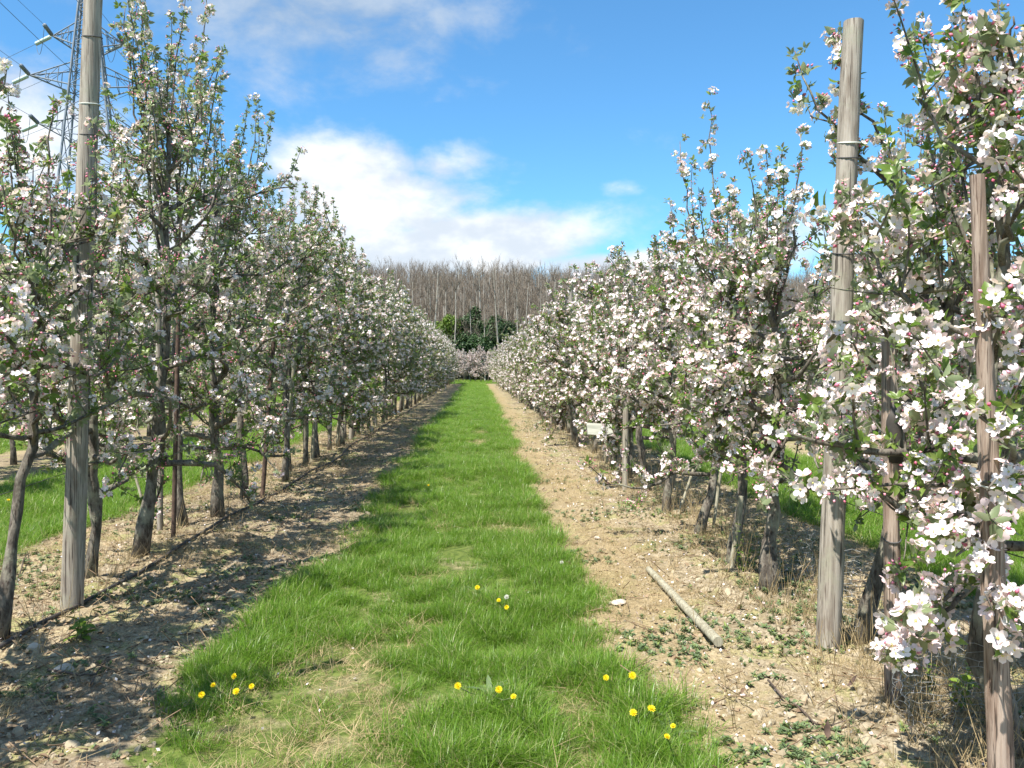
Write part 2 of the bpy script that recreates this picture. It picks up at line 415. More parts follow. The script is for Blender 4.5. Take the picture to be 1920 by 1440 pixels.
g0 = np.random.default_rng(11)
OPEN = [spray(g0, n, b, 5, 0, fr=0.0215, leafL=0.050, spread=1.12).mesh('blossom_cluster', SP_M) for n, b in ((8, 0), (6, 1), (7, 2), (5, 3), (8, 1), (4, 4))]
PINK = [spray(g0, n, b, 7, 0, fr=0.018).mesh('bud_cluster', SP_M) for n, b in ((1, 6), (0, 8), (2, 5))]
LEAFY0 = [spray(g0, 0, 0, 7, 0, leafL=.047).arrays() for _ in range(3)]
LBUD0 = [spray(g0, 0, 4, 6, 1, leafL=.045).arrays() for _ in range(2)]
LFL1 = [spray(g0, 4, 2, 5, 1, fr=.021, leafL=.046).arrays() for _ in range(3)]
MID_FL = [spray(g0, 5, 2, 4, 2, fr=.023, leafL=.052).arrays() for _ in range(4)]
MID_LEAF = [spray(g0, 0, 2, 8, 2, leafL=.052).arrays() for _ in range(3)]

# ------------------------------------------------------------------ apple tree skeleton
def wander(p0, d0, length, seg, g, wob=0.25, up=0.0, kink=0.0):
    n = max(2, int(length / seg) + 1); P = [np.array(p0, float)]; d = np.array(d0, float); d /= np.linalg.norm(d)
    for i in range(n):
        d = d + g.normal(size=3) * wob * seg / 0.1 * 0.35 + np.array([0, 0, up * seg])
        if kink and g.random() < .2: d += g.normal(size=3) * kink
        d /= np.linalg.norm(d); P.append(P[-1] + d * (length / n))
    return np.array(P)
def skeleton(g, H=3.4, taper=.50, spreadx=0.95, spready=0.85, lean=(0, 0), n_limb=10, shoots=6, low=0.65, twig_n=5, trunk_r=0.05, dense=1.0):
    """trunk path+radii, limbs (list of lists of (P, r)), attach points (pos, dir, size, topness)"""
    TH = H * 0.74
    n = 14; z = np.linspace(0, TH, n)
    wx = np.cumsum(g.normal(size=n)) * 0.018; wy = np.cumsum(g.normal(size=n)) * 0.018
    T = np.stack([wx - wx[0] + lean[0] * z / TH * (1 - .45 * z / TH) * 1.8, wy - wy[0] + lean[1] * z / TH, z - 0.05 * (z == 0)], 1)
    rT = trunk_r * (1 - 0.72 * (z / TH)) * (1 + .06 * g.normal(size=n)); rT[0] *= 1.18; rT[1:4] *= 1 + .10 * g.normal(size=3)
    limbs = []; AP = []
    def attach(P, step, size, start=0.15, jit=.6, tight=1.0):
        seg = np.linalg.norm(np.diff(P, axis=0), axis=1); cum = np.concatenate([[0], np.cumsum(seg)]); Lt = cum[-1]
        s = Lt * start + g.uniform(0, step)
        while s < Lt:
            i = min(np.searchsorted(cum, s) - 1, len(seg) - 1); i = max(i, 0); t = (s - cum[i]) / (seg[i] + 1e-9)
            p = P[i] * (1 - t) + P[i + 1] * t
            tg = (P[i + 1] - P[i]) / (seg[i] + 1e-9)
            d = g.normal(size=3) * jit; d -= tg * (d @ tg); d = d / (np.linalg.norm(d) + 1e-9) + np.array([0, 0, .55]) + tg * .3
            AP.append((p + d * .012, d, size * g.uniform(.75, 1.2)))
            s += step * g.uniform(.6, 1.4)
        AP.append((P[-1], P[-1] - P[-2] + np.array([0, 0, .01]), size * 1.1))
    hs = np.linspace(low + .05, TH * .97, n_limb) + g.normal(size=n_limb) * .07
    az0 = g.uniform(0, 6.28)
    for i, h in enumerate(hs):
        a = az0 + i * 2.4 + g.uniform(-.4, .4)
        frac = (h - low) / (TH - low)
        ln = (1.08 - taper * frac) * g.uniform(.8, 1.1)
        dx, dy = math.cos(a) * spreadx, math.sin(a) * spready
        ln = ln * math.hypot(dx, dy)
        zi = np.interp(h, T[:, 2], np.arange(n)); b = np.array([np.interp(zi, np.arange(n), T[:, q]) for q in range(3)])
        d = np.array([dx, dy, -0.02 + .62 * frac])
        P = wander(b, d, ln, .09, g, .40, up=.35 * (1 if frac > .3 else .2), kink=.45)
        r0 = max(.010, trunk_r * (.52 - .28 * frac)) * g.uniform(.8, 1.15)
        rr = np.linspace(r0, .005, len(P)) * (1 + .13 * g.normal(size=len(P)))
        tubes = [(P, rr)]
        attach(P, .13 / dense, 1.0, .25)
        nt_ = max(4, int(ln * 11 * twig_n / 5))
        for j in range(nt_):
            q = g.uniform(.15, 1.0) * (len(P) - 1); qi = int(min(q, len(P) - 2)); pb = P[qi] + (P[qi + 1] - P[qi]) * (q - qi)
            side = g.normal(size=3); side[2] = abs(side[2]) * .9 + (.25 if g.random() < .8 else -.9)
            tl = g.uniform(.14, .48) * (1.1 if frac > .4 else .9)
            Q = wander(pb, side + np.array([dx, dy, 0]) * .35, tl, .07, g, .35, up=.9)
            tubes.append((Q, np.linspace(.0052, .0022, len(Q)) * g.uniform(.8, 1.3)))
            attach(Q, .075 / dense, .95, .1)
        # upright shoots from the limb
        for j in range(1 if g.random() < .25 + .6 * frac else 0):
            q = g.uniform(.3, .9) * (len(P) - 1); pb = P[int(q)]
            tl = g.uniform(.35, .75)
            Q = wander(pb, g.normal(size=3) * .12 + np.array([0, 0, 1]), tl, .08, g, .12, up=.6)
            tubes.append((Q, np.linspace(.006, .002, len(Q)))); attach(Q, .05 / dense, .8, .1)
        limbs.append(tubes)
    # leader and the tall top shoots
    tops = []
    for j in range(shoots):
        zi = g.uniform(.74, 1.0) * (n - 1); b = np.array([np.interp(zi, np.arange(n), T[:, q]) for q in range(3)])
        tl = (H - b[2]) * g.uniform(.55, 1.05) if j else (H - b[2])
        a = g.uniform(0, 6.28); o = g.uniform(.10, .5) * (1 if j else .1)
        Q = wander(b, (math.cos(a) * o, math.sin(a) * o, 1), tl, .09, g, .16, up=.8)
        tops.append((Q, np.linspace(.010, .0022, len(Q))))
        attach(Q, .042 / dense, .78, .12)
    return (T, rT), limbs, tops, AP

def wood_parts(sk, root, sides=6, joined=False, gid=0):
    (T, rT), limbs, tops, AP = sk
    tm = MB(); V, F = tube(T, rT, 10, True, .07, seed=gid); tm.add(V, F, 0)
    kids = [('trunk', tm)]
    if joined:
        mb = MB()
        for tubes in limbs + [tops]:
            for (P, r) in tubes:
                V, F = tube(P, r, 4, False); mb.add(V, F, 0)
        kids.append(('branches', mb))
    else:
        for tubes in limbs:
            mb = MB()
            for i, (P, r) in enumerate(tubes):
                V, F = tube(P, r, 8 if i == 0 else 4, True if i == 0 else False, .08 if i == 0 else 0); mb.add(V, F, 0)
            kids.append(('branch', mb))
        for (P, r) in tops:
            mb = MB(); V, F = tube(P, r, 5, True); mb.add(V, F, 0); kids.append(('branch', mb))
    out = []
    for nm, mb in kids:
        me = mb.mesh(nm, [M['bark'] if nm == 'trunk' else M['twig'] if joined else M['bark']])
        o = link(nm, me, root)
        if nm == 'branches': o['kind'] = 'stuff'
        out.append(o)
    return out

def near_tree(x, y, label, seed, bloom=.5, nclu=210, pink=.2, group='apple trees', fscale=1.0, extra=(), **kw):
    g = np.random.default_rng(seed)
    root = empty('apple_tree', (x, y, gh(x, y)), label, 'tree', group)
    sk = skeleton(g, **kw)
    T_ = sk[0][0]; forced = []
    for (z0_, end, rise, share) in extra:
        b0 = np.array([np.interp(z0_, T_[:, 2], T_[:, q]) for q in range(2)] + [z0_]); e0 = np.array(end) - np.array([x, y, gh(x, y)])
        tt = np.linspace(0, 1, 14)[:, None]; md_ = b0 * .45 + e0 * .55; up_ = e0[2] - b0[2] > .9
        md_[:2] = b0[:2] * (.15 if up_ else .45) + e0[:2] * (.85 if up_ else .55); md_[2] += rise * (-.6 if up_ else 1)
        Q = b0 * (1 - tt) ** 2 + md_ * 2 * tt * (1 - tt) + e0 * tt ** 2; Q[1:-1] += g.normal(size=(12, 3)) * .012
        sk[2].append((Q, np.linspace(.014, .003, 14)))
        L_ = np.linalg.norm(e0 - b0); n_ = int(L_ * .62 / .045)
        for q in range(n_):
            u_ = 1 - .62 * q / n_; p_ = np.array([np.interp(u_, tt[:, 0], Q[:, c_]) for c_ in range(3)])
            d_ = g.normal(size=3) * .6 + np.array([0, 0, .5]); sp_ = .03 if up_ else .05
            tag_ = g.random() < share * .85
            sk[3].append((p_ + g.normal(size=3) * sp_, d_, g.uniform(.8, 1.15) * (.85 if up_ else 1.0)))
            if tag_: forced.append(len(sk[3]) - 1)
    wood_parts(sk, root, gid=seed)
    AP = sk[3]
    P = np.array([a[0] for a in AP]); D = np.array([a[1] for a in AP]); S = np.array([a[2] for a in AP]) * fscale
    K = len(P); order = g.permutation(K); fs = set(forced); order = np.array(forced + [i for i in order if i not in fs], int)
    nb = min(nclu, int(K * bloom)); npk = int(nb * pink)
    Rm = frames(D + g.normal(size=D.shape) * .25, S, g)
    for q, i in enumerate(order[:nb]):
        top = P[i][2] > kw.get('H', 3.4) * .72
        pk = (len(forced) <= q < len(forced) + npk) or (top and g.random() < .45)
        me = PINK[g.integers(len(PINK))] if pk else OPEN[g.integers(len(OPEN))]
        o = bpy.data.objects.new('blossom_cluster', me); col.objects.link(o); o.parent = root
        m4 = Matrix(Rm[i].tolist()).to_4x4(); m4.translation = Vector(P[i]); o.matrix_local = m4
    rest = order[nb:]
    mb = MB()
    pools = [LEAFY0, LBUD0, LFL1]
    pick = g.choice(3, size=len(rest), p=[.64, .20, .16] if bloom < .40 else [.54, .16, .30])
    for pi, pool in enumerate(pools):
        sub = rest[pick == pi]; v = g.integers(len(pool), size=len(sub))
        for vi in range(len(pool)):
            s2 = sub[v == vi]
            if len(s2): replicate(mb, pool[vi], P[s2], Rm[s2] / fscale, g.uniform(0, 1, len(s2)))
    link('foliage', mb.mesh('foliage', SP_M), root, kind='stuff')
    return root

def mid_variant(seed, bloom, **kw):
    g = np.random.default_rng(seed)
    root = bpy.data.objects.new('apple_tree', None)
    sk = skeleton(g, **kw)
    AP = sk[3]; P = np.array([a[0] for a in AP]); D = np.array([a[1] for a in AP]); S = np.array([a[2] for a in AP])
    Rm = frames(D + g.normal(size=D.shape) * .3, S * 1.12, g); fl = g.random(len(P)) < bloom
    (T, rT), limbs, tops, _ = sk
    tm = MB(); V, F = tube(T, rT, 8, True, .07, seed=seed); tm.add(V, F, 0)
    bm = MB()
    for tubes in limbs + [tops]:
        for (Q, r) in tubes:
            V, F = tube(Q, r, 3, False); bm.add(V, F, 0)
    mb = MB()
    for pool, idx in ((MID_FL, np.where(fl)[0]), (MID_LEAF, np.where(~fl)[0])):
        v = g.integers(len(pool), size=len(idx))
        for vi in range(len(pool)):
            s2 = idx[v == vi]
            if len(s2): replicate(mb, pool[vi], P[s2], Rm[s2], g.uniform(0, 1, len(s2)))
    mats = SP_M if bloom < .8 else [M['leaf_cross'], M['petal_far']] + SP_M[2:]
    return (tm.mesh('trunk', [M['bark']]), bm.mesh('branches', [M['twig']]), mb.mesh('foliage', mats))

# ------------------------------------------------------------------ instanced ground cover
def scatter(name, P, rot, scl, units, idx, **props):
    """one object of uncountable small stuff: geometry nodes place the unit meshes on the points"""
    me = bpy.data.meshes.new(name)
    n = len(P); me.vertices.add(n); me.vertices.foreach_set('co', np.asarray(P, np.float32).ravel())
    a = me.attributes.new('rot', 'FLOAT_VECTOR', 'POINT'); a.data.foreach_set('vector', np.asarray(rot, np.float32).ravel())
    a = me.attributes.new('scl', 'FLOAT_VECTOR', 'POINT'); a.data.foreach_set('vector', np.asarray(scl, np.float32).ravel())
    a = me.attributes.new('idx', 'INT', 'POINT'); a.data.foreach_set('value', np.asarray(idx, np.int32))
    o = link(name, me, kind='stuff', **props)
    ng = bpy.data.node_groups.new(name, 'GeometryNodeTree')
    ng.interface.new_socket('Geometry', in_out='INPUT', socket_type='NodeSocketGeometry')
    ng.interface.new_socket('Geometry', in_out='OUTPUT', socket_type='NodeSocketGeometry')
    gi = ng.nodes.new('NodeGroupInput'); go = ng.nodes.new('NodeGroupOutput')
    ip = ng.nodes.new('GeometryNodeInstanceOnPoints'); jg = ng.nodes.new('GeometryNodeJoinGeometry')
    L = ng.links
    for u in reversed(units):
        oi = ng.nodes.new('GeometryNodeObjectInfo'); oi.inputs[0].default_value = u; oi.inputs['As Instance'].default_value = True
        L.new(oi.outputs['Geometry'], jg.inputs[0])
    L.new(gi.outputs[0], ip.inputs['Points']); L.new(jg.outputs[0], ip.inputs['Instance'])
    ip.inputs['Pick Instance'].default_value = True
    def na(nm, dt):
        nd = ng.nodes.new('GeometryNodeInputNamedAttribute'); nd.data_type = dt; nd.inputs[0].default_value = nm
        return [s for s in nd.outputs if s.enabled and s.name == 'Attribute'][0]
    L.new(na('idx', 'INT'), ip.inputs['Instance Index'])
    L.new(na('rot', 'FLOAT_VECTOR'), ip.inputs['Rotation']); L.new(na('scl', 'FLOAT_VECTOR'), ip.inputs['Scale'])
    L.new(ip.outputs[0], go.inputs[0])
    md = o.modifiers.new('scatter', 'NODES'); md.node_group = ng
    return o
def unit(name, mb, mats):
    return bpy.data.objects.new(name, mb.mesh(name, mats))

# ------------------------------------------------------------------ the ground
def graded(vals):
    out = []
    for (a, b, s) in vals: out += list(np.arange(a, b, s))
    return np.array(out)
gx = graded([(-700, -100, 60), (-100, -20, 8), (-20, -5, .6), (-5, -3.4, .06), (-3.4, 3.4, .024), (3.4, 5, .06), (5, 20, .6), (20, 100, 8), (100, 701, 60)])
gy = graded([(-60, 0, 10), (0, 2.3, .3), (2.3, 7.5, .024), (7.5, 14, .06), (14, 30, .3), (30, 92, 2), (92, 280, 8), (280, 900, 60)])
X, Y = np.meshgrid(gx, gy)
Z = gh_np(X, Y)
bare = 1 - alley(X, Y)
near = np.clip(1 - (Y - 12) / 18, 0, 1) * np.clip(1 - (np.abs(X) - 4) / 4, 0, 1)
rough = fbm(X * 9, Y * 9, 4, 21) * 0.045 + np.maximum(fbm(X * 22, Y * 22, 3, 31), 0) * .05
Z = Z + near * (bare * rough + (1 - bare) * fbm(X * 3, Y * 3, 3, 41) * .03) - bare * .004
V = np.stack([X, Y, Z], 2).reshape(-1, 3)
ny, nx = X.shape
i = np.arange(ny - 1)[:, None] * nx; j = np.arange(nx - 1)[None, :]
a = (i + j).ravel(); b = a + 1; c = a + nx + 1; d = a + nx
gm = MB(); gm.add(V, np.concatenate([np.stack([a, b, c], 1), np.stack([a, c, d], 1)]), 0, bare.ravel())

m, nt = new_mat('orchard_ground'); k = N(nt)
tc = k.n('ShaderNodeTexCoord'); ob = tc.outputs['Object']
at_ = k.n('ShaderNodeAttribute', attribute_name='tint')
sp = k.n('ShaderNodeSeparateXYZ'); nt.links.new(ob, sp.inputs[0])
nL, nM, nS, nF = k.noise(ob, .55, 4), k.noise(ob, 2.6, 5, .6), k.noise(ob, 17, 5, .65), k.noise(ob, 70, 4, .7)
soil = k.mix(k.ramp(nS, .36, .64), c4(.175, .14, .085), c4(.375, .315, .22))
soil = k.mix(k.ramp(nF, .32, .52), k.mix(.6, soil, c4(.10, .07, .045)), soil)
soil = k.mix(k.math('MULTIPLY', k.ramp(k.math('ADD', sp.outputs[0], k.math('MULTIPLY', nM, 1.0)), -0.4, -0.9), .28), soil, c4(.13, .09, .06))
straw = k.mix(k.ramp(nF, .35, .65), c4(.20, .155, .09), c4(.41, .335, .215))
moss = k.mix(k.ramp(nF, .35, .65), c4(.13, .16, .05), c4(.30, .28, .12))
base = k.mix(k.ramp(k.math('ADD', k.math('MULTIPLY', nL, .5), k.math('MULTIPLY', nM, .5)), .46, .56), soil, straw)
base = k.mix(k.math('MULTIPLY', k.ramp(nM, .50, .62), .65), base, moss)
trk = k.math('MULTIPLY', k.ramp(k.math('ADD', sp.outputs[0], k.math('MULTIPLY', nM, .6)), .55, .85), k.ramp(k.math('ADD', sp.outputs[0], k.math('MULTIPLY', nM, .6)), 1.75, 1.35))
base = k.mix(k.math('MULTIPLY', trk, .7), base, k.mix(k.ramp(nF, .35, .65), c4(.20, .155, .08), c4(.35, .27, .155)))
turf = k.mix(k.ramp(nS, .35, .65), c4(.055, .085, .018), c4(.13, .165, .04))
turf = k.mix(k.math('MULTIPLY', k.ramp(nM, .50, .66), .55), turf, straw)
g_ = k.math('ADD', k.math('SUBTRACT', 1.0, at_.outputs['Fac']), k.math('MULTIPLY', k.math('SUBTRACT', nS, .5), .5))
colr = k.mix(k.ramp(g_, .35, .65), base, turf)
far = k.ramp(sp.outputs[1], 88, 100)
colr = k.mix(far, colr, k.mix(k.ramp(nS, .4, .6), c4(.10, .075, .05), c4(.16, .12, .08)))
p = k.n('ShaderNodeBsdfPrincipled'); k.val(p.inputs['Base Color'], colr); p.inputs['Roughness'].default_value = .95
p.inputs['Specular IOR Level'].default_value = .1
bp = k.n('ShaderNodeBump'); bp.inputs['Strength'].default_value = .8; bp.inputs['Distance'].default_value = .015
k.val(bp.inputs['Height'], k.math('ADD', nS, k.math('MULTIPLY', nF, .5))); nt.links.new(bp.outputs[0], p.inputs['Normal'])
o = k.n('ShaderNodeOutputMaterial'); nt.links.new(p.outputs[0], o.inputs[0])
link('ground', gm.mesh('ground', [m]), kind='structure')
def gz_near(x, y):
    """surface height incl. the fine relief near the eye"""
    x = np.asarray(x, float); y = np.asarray(y, float)
    b = 1 - alley(x, y)
    nr = np.clip(1 - (y - 12) / 18, 0, 1) * np.clip(1 - (np.abs(x) - 4) / 4, 0, 1)
    ro = fbm(x * 9, y * 9, 4, 21) * 0.045 + np.maximum(fbm(x * 22, y * 22, 3, 31), 0) * .05
    return gh_np(x, y) + nr * (b * ro + (1 - b) * fbm(x * 3, y * 3, 3, 41) * .03) - b * .004

# ------------------------------------------------------------------ grass and ground cover
def blade(L, W, lean, az, base, segs=3, tint=.5):
    pts = []; d = np.array([math.cos(az), math.sin(az), 0]); s = np.array([-d[1], d[0], 0])
    V = []
    for i in range(segs + 1):
        t = i / segs
        c = np.array(base) + d * (L * lean * t * t) + np.array([0, 0, L * (t - .35 * lean * t * t)])
        w = W * (1 - t) ** .7
        if i < segs: V += [c - s * w * .5, c + s * w * .5]
        else: V.append(c)
    F = []
    for i in range(segs - 1): q = 2 * i; F += [(q, q + 1, q + 3), (q, q + 3, q + 2)]
    q = 2 * (segs - 1); F.append((q, q + 1, q + 2))
    return V, F
def tuft(g, n, L0, L1, W, spread, lean=.8, segs=3, mi=0):
    mb = MB()
    for i in range(n):
        a = g.uniform(0, 6.28); r = spread * math.sqrt(g.random())
        V, F = blade(g.uniform(L0, L1), W * g.uniform(.7, 1.2), g.uniform(.1, lean), a + g.normal() * .8, (math.cos(a) * r, math.sin(a) * r, -.01), segs)
        mb.add(V, F, mi, g.uniform(0, 1))
    return mb
gg = np.random.default_rng(23)
tufts = [unit('grass_tuft', tuft(gg, 26, .035, .155, .0046, .06, 1.45), [M['grass']]) for _ in range(5)]
short = [unit('grass_tuft', tuft(gg, 26, .02, .065, .004, .06, 1.1), [M['grass']]) for _ in range(3)]
strawu = [unit('straw_tuft', tuft(gg, 16, .03, .10, .003, .06, 2.6, 3), [M['straw']]) for _ in range(3)]
def pts_in(n, x0, x1, y0, y1, g, power=1.0):
    x = g.uniform(x0, x1, n); u = g.random(n)
    y = y0 * (y1 / y0) ** u if power else g.uniform(y0, y1, n)     # denser near the eye
    return x, y
def put(x, y, g, s, dz=0.0, tilt=.12):
    n = len(x); P = np.stack([x, y, gz_near(x, y) + dz], 1)
    rot = np.stack([g.normal(size=n) * tilt, g.normal(size=n) * tilt, g.uniform(0, 6.28, n)], 1)
    return P, rot, s
# dense alley in the middle: wear in the wheel-free centre patches and at the near end
x, y = pts_in(120000, GL - .45, GR + .45, 2.2, 78, gg)
al = alley(x, y)
wear = sstep(.10, .30, fbm(x * 1.3 + 9, y * .8, 3, 77) + .20 * np.exp(-((y - 6.5) / .7) ** 2 - ((x + .22) / .38) ** 2) * 2 + .24 * (1 - sstep(2.9, 4.2, y)) + .24 * np.exp(-((x - .02) / .22) ** 2) * sstep(7, 9, y) * (1 - sstep(18, 24, y)) + .25 * np.exp(-((y - 3.75) / .30) ** 2 - ((x + .72) / .30) ** 2))
keep = gg.random(len(x)) < al * np.clip(.75 + 3.0 * fbm(x * 5, y * 5, 2, 15), .3, 1) * (1 - .84 * wear) * (1 - .25 * sstep(.3, 0, np.abs(x + .25)))
x, y = x[keep], y[keep]
w2 = wear[keep]
tall = np.clip(.60 + .8 * fbm(x * 1.6, y * 1.6, 3, 91) + 1.0 * fbm(x * 6, y * 6, 2, 95) + gg.normal(size=len(x)) * .10 + .22 * sstep(-.75, -1.1, x) * 1.0 + .25 * sstep(.25, .6, x) - .30 * w2, .2, 1.3)
isb = tall > .55
s = tall * gg.uniform(.75, 1.25, len(x)); wid = np.clip(y / 7, 1, 5)
idx = np.where(isb, gg.integers(0, 5, len(x)), gg.integers(5, 8, len(x)))
sc = np.stack([s * wid ** .6, s * wid ** .6, s], 1)
Pp, rt, _ = put(x, y, gg, s)
scatter('grass', Pp, rt, sc, tufts + short, idx, label='long green grass growing down the middle alley', category='grass')
# outer alleys and the headland
def region(n, x0, x1, y0, y1):
    x, y = gg.uniform(x0, x1, n), y0 * (y1 / y0) ** gg.random(n)
    kk = gg.random(n) < alley(x, y); return x[kk], y[kk]
xs, ys = zip(region(16000, -6.2, -3.3, 4.5, 60), region(16000, 2.9, 5.4, 3.2, 60), region(9000, -22, -7.8, 12, 60), region(9000, 7.3, 22, 10, 60), region(6000, -14, 14, 76, 93))
x, y = np.concatenate(xs), np.concatenate(ys); s = gg.uniform(.7, 1.3, len(x)); wid = np.clip(y / 6, 1, 8) ** .7
P_, rt, _ = put(x, y, gg, s)
scatter('grass', P_, rt, np.stack([s * wid, s * wid, s], 1), tufts, gg.integers(0, 5, len(x)), label='green grass in the alleys behind the tree rows', category='grass')
# dry grass along the bare strips
def bare_pts(n, x0, x1, y0, y1, pw=True):
    x, y = pts_in(n, x0, x1, y0, y1, gg); kk = gg.random(n) < (1 - alley(x, y)); return x[kk], y[kk]
x, y = bare_pts(26000, -3.7, 3.2, 2.2, 40)
nse = fbm(x * .9, y * .9, 3, 55); kk = (nse > .02) | (gg.random(len(x)) < .12); x, y = x[kk], y[kk]
s = gg.uniform(.5, 1.1, len(x)); P_, rt, _ = put(x, y, gg, s, tilt=.5)
scatter('dead_grass', P_, rt, np.stack([s, s, s * .6], 1), strawu, gg.integers(0, 3, len(x)), label='dry straw-coloured grass on the bare strips', category='dead grass')
x, y = pts_in(15000, GL, GR, 2.2, 20, gg)
wv = fbm(x * 1.3 + 9, y * .8, 3, 77) + .20 * (1 - sstep(2.9, 3.9, y)); kk = (wv > .06) & (gg.random(len(x)) < .33); x, y = x[kk], y[kk]
s = gg.uniform(.5, 1.0, len(x)); P_, rt, _ = put(x, y, gg, s, tilt=.5)
scatter('dead_grass', P_, rt, np.stack([s, s, s * .6], 1), strawu, gg.integers(0, 3, len(x)), label='dry grass showing through the worn turf of the alley', category='dead grass')
# soil clods
def clodu(g, r=.02):
    mb = MB(); import bmesh
    bm = bmesh.new(); bmesh.ops.create_icosphere(bm, subdivisions=1, radius=r)
    V = np.array([v.co[:] for v in bm.verts]); V *= (1 + g.normal(size=(len(V), 1)) * .22); V *= g.uniform([.8, .7, .4], [1.3, 1.1, .8])
    mb.add(V, [[v.index for v in f.verts] for f in bm.faces], 0, g.random(), False); bm.free()
    return mb
clods = [unit('clod', clodu(gg), [M['clod']]) for _ in range(6)]
x, y = bare_pts(60000, -3.6, 3.1, 2.2, 22)
nse = fbm(x * .9, y * .9, 3, 55); kk = ((nse < .05) | (gg.random(len(x)) < .3)) & ~((x > .5) & (x < 1.0) & (gg.random(len(x)) < .6)); x, y = x[kk], y[kk]
s = np.clip(gg.lognormal(-1.0, .55, len(x)), .12, 1.9); P_, rt, _ = put(x, y, gg, s, tilt=.8)
scatter('soil_clods', P_, rt, np.stack([s, s, s], 1), clods, gg.integers(0, 6, len(x)), label='pale crumbly clods of dry soil under the trees', category='soil')
# leaf litter and bits of twig
def litu(g):
    V, F = leaf_geo(.035, .02, g.uniform(-.3, .6), 0); mb = MB(); mb.add(np.array(V) * [1, 1, 1.8], F, 0, g.random())
    return mb
def twigu(g):
    P = wander((0, 0, 0), (1, 0, .02), g.uniform(.06, .2), .04, g, .25); P[:, 2] *= .3
    mb = MB(); V, F = tube(P, .0022, 4, True); mb.add(V, F, 0, g.random()); return mb
lits = [unit('litter_bit', litu(gg), [M['litter']]) for _ in range(4)] + [unit('twig_bit', twigu(gg), [M['litter']]) for _ in range(4)]
x, y = bare_pts(26000, -3.6, 3.1, 2.2, 25)
kk = (x < 0) | (gg.random(len(x)) < .35); x, y = x[kk], y[kk]
s = gg.uniform(.5, 1.3, len(x)); P_, rt, _ = put(x, y, gg, s, .006, tilt=.35)
scatter('leaf_litter', P_, rt, np.stack([s, s, s], 1), lits, gg.integers(0, 8, len(x)), label='old brown leaves and twig bits on the soil', category='leaf litter')
# low weeds
def weedu(g, n=9, L=.03):
    mb = MB()
    for i in range(n):
        a = i * 2.4; t = g.uniform(.5, 1.4); d = (math.cos(a) * math.sin(t), math.sin(a) * math.sin(t), math.cos(t))
        V, F = leaf_geo(L * g.uniform(.6, 1.2), L * .4, .3, 1); mb.add(orient(V, d) + np.array([0, 0, g.uniform(0, .015)]), F, 0, g.random())
    return mb
weeds = [unit('weed_rosette', weedu(gg, int(gg.integers(7, 14))), [M['weed']]) for _ in range(5)]
x, y = bare_pts(30000, -3.6, 3.1, 2.2, 30)
nse = fbm(x * 1.6 + 3, y * 1.6, 3, 65); kk = (nse > np.where(x > 0, .055, .05)) | (gg.random(len(x)) < .05); x, y = x[kk], y[kk]
s = gg.uniform(.4, 1.2, len(x)); P_, rt, _ = put(x, y, gg, s, tilt=.2)
scatter('weeds', P_, rt, np.stack([s, s, s], 1), weeds, gg.integers(0, 5, len(x)), label='low grey-green weeds creeping over the bare strips', category='weeds')
pet = MB(); pet.add([(0, 0, 0), (-.007, .008, .003), (0, .017, .005), (.007, .008, .003)], [(0, 3, 2), (0, 2, 1)], 0, .8)
petu = [unit('fallen_petal', pet, [M['petal']])]
x, y = pts_in(5200, -3.4, 2.9, 2.3, 18, gg); kk = gg.random(len(x)) < np.where(np.abs(x - 1.9) < 1.0, 1.0, np.where(np.abs(x + 2.5) < 1.1, .6, .12)); x, y = x[kk], y[kk]
s = gg.uniform(.6, 1.2, len(x)); P_, rt, _ = put(x, y, gg, s, .012, tilt=.5)
scatter('fallen_petals', P_, rt, np.stack([s, s, s], 1), petu, np.zeros(len(x), int), label='white petals dropped on the soil and grass edge', category='petals')
# dry upright stems along the foot of the rows
def stemu(g):
    mb = MB(); h = g.uniform(.15, .45)
    for i in range(3):
        P = wander((g.normal() * .02, g.normal() * .02, 0), (g.normal() * .25, g.normal() * .25, 1), h * g.uniform(.6, 1), .06, g, .2)
        V, F = tube(P, np.linspace(.002, .0009, len(P)), 3, False); mb.add(V, F, 0, g.random())
    return mb
stems = [unit('dry_stem', stemu(gg), [M['straw']]) for _ in range(5)]
n = 1500; side = gg.random(n) < .30
x = np.where(side, -2.55 + gg.normal(size=n) * .3, 1.95 + gg.normal(size=n) * .28); y = 2.6 * (22 / 2.6) ** gg.random(n)
s = gg.uniform(.5, 1.1, n); P_, rt, _ = put(x, y, gg, s, tilt=.2)
scatter('dry_weeds', P_, rt, np.stack([s, s, s], 1), stems, gg.integers(0, 5, n), label='thin dry weed stems around the trunks and stakes', category='dry weeds')

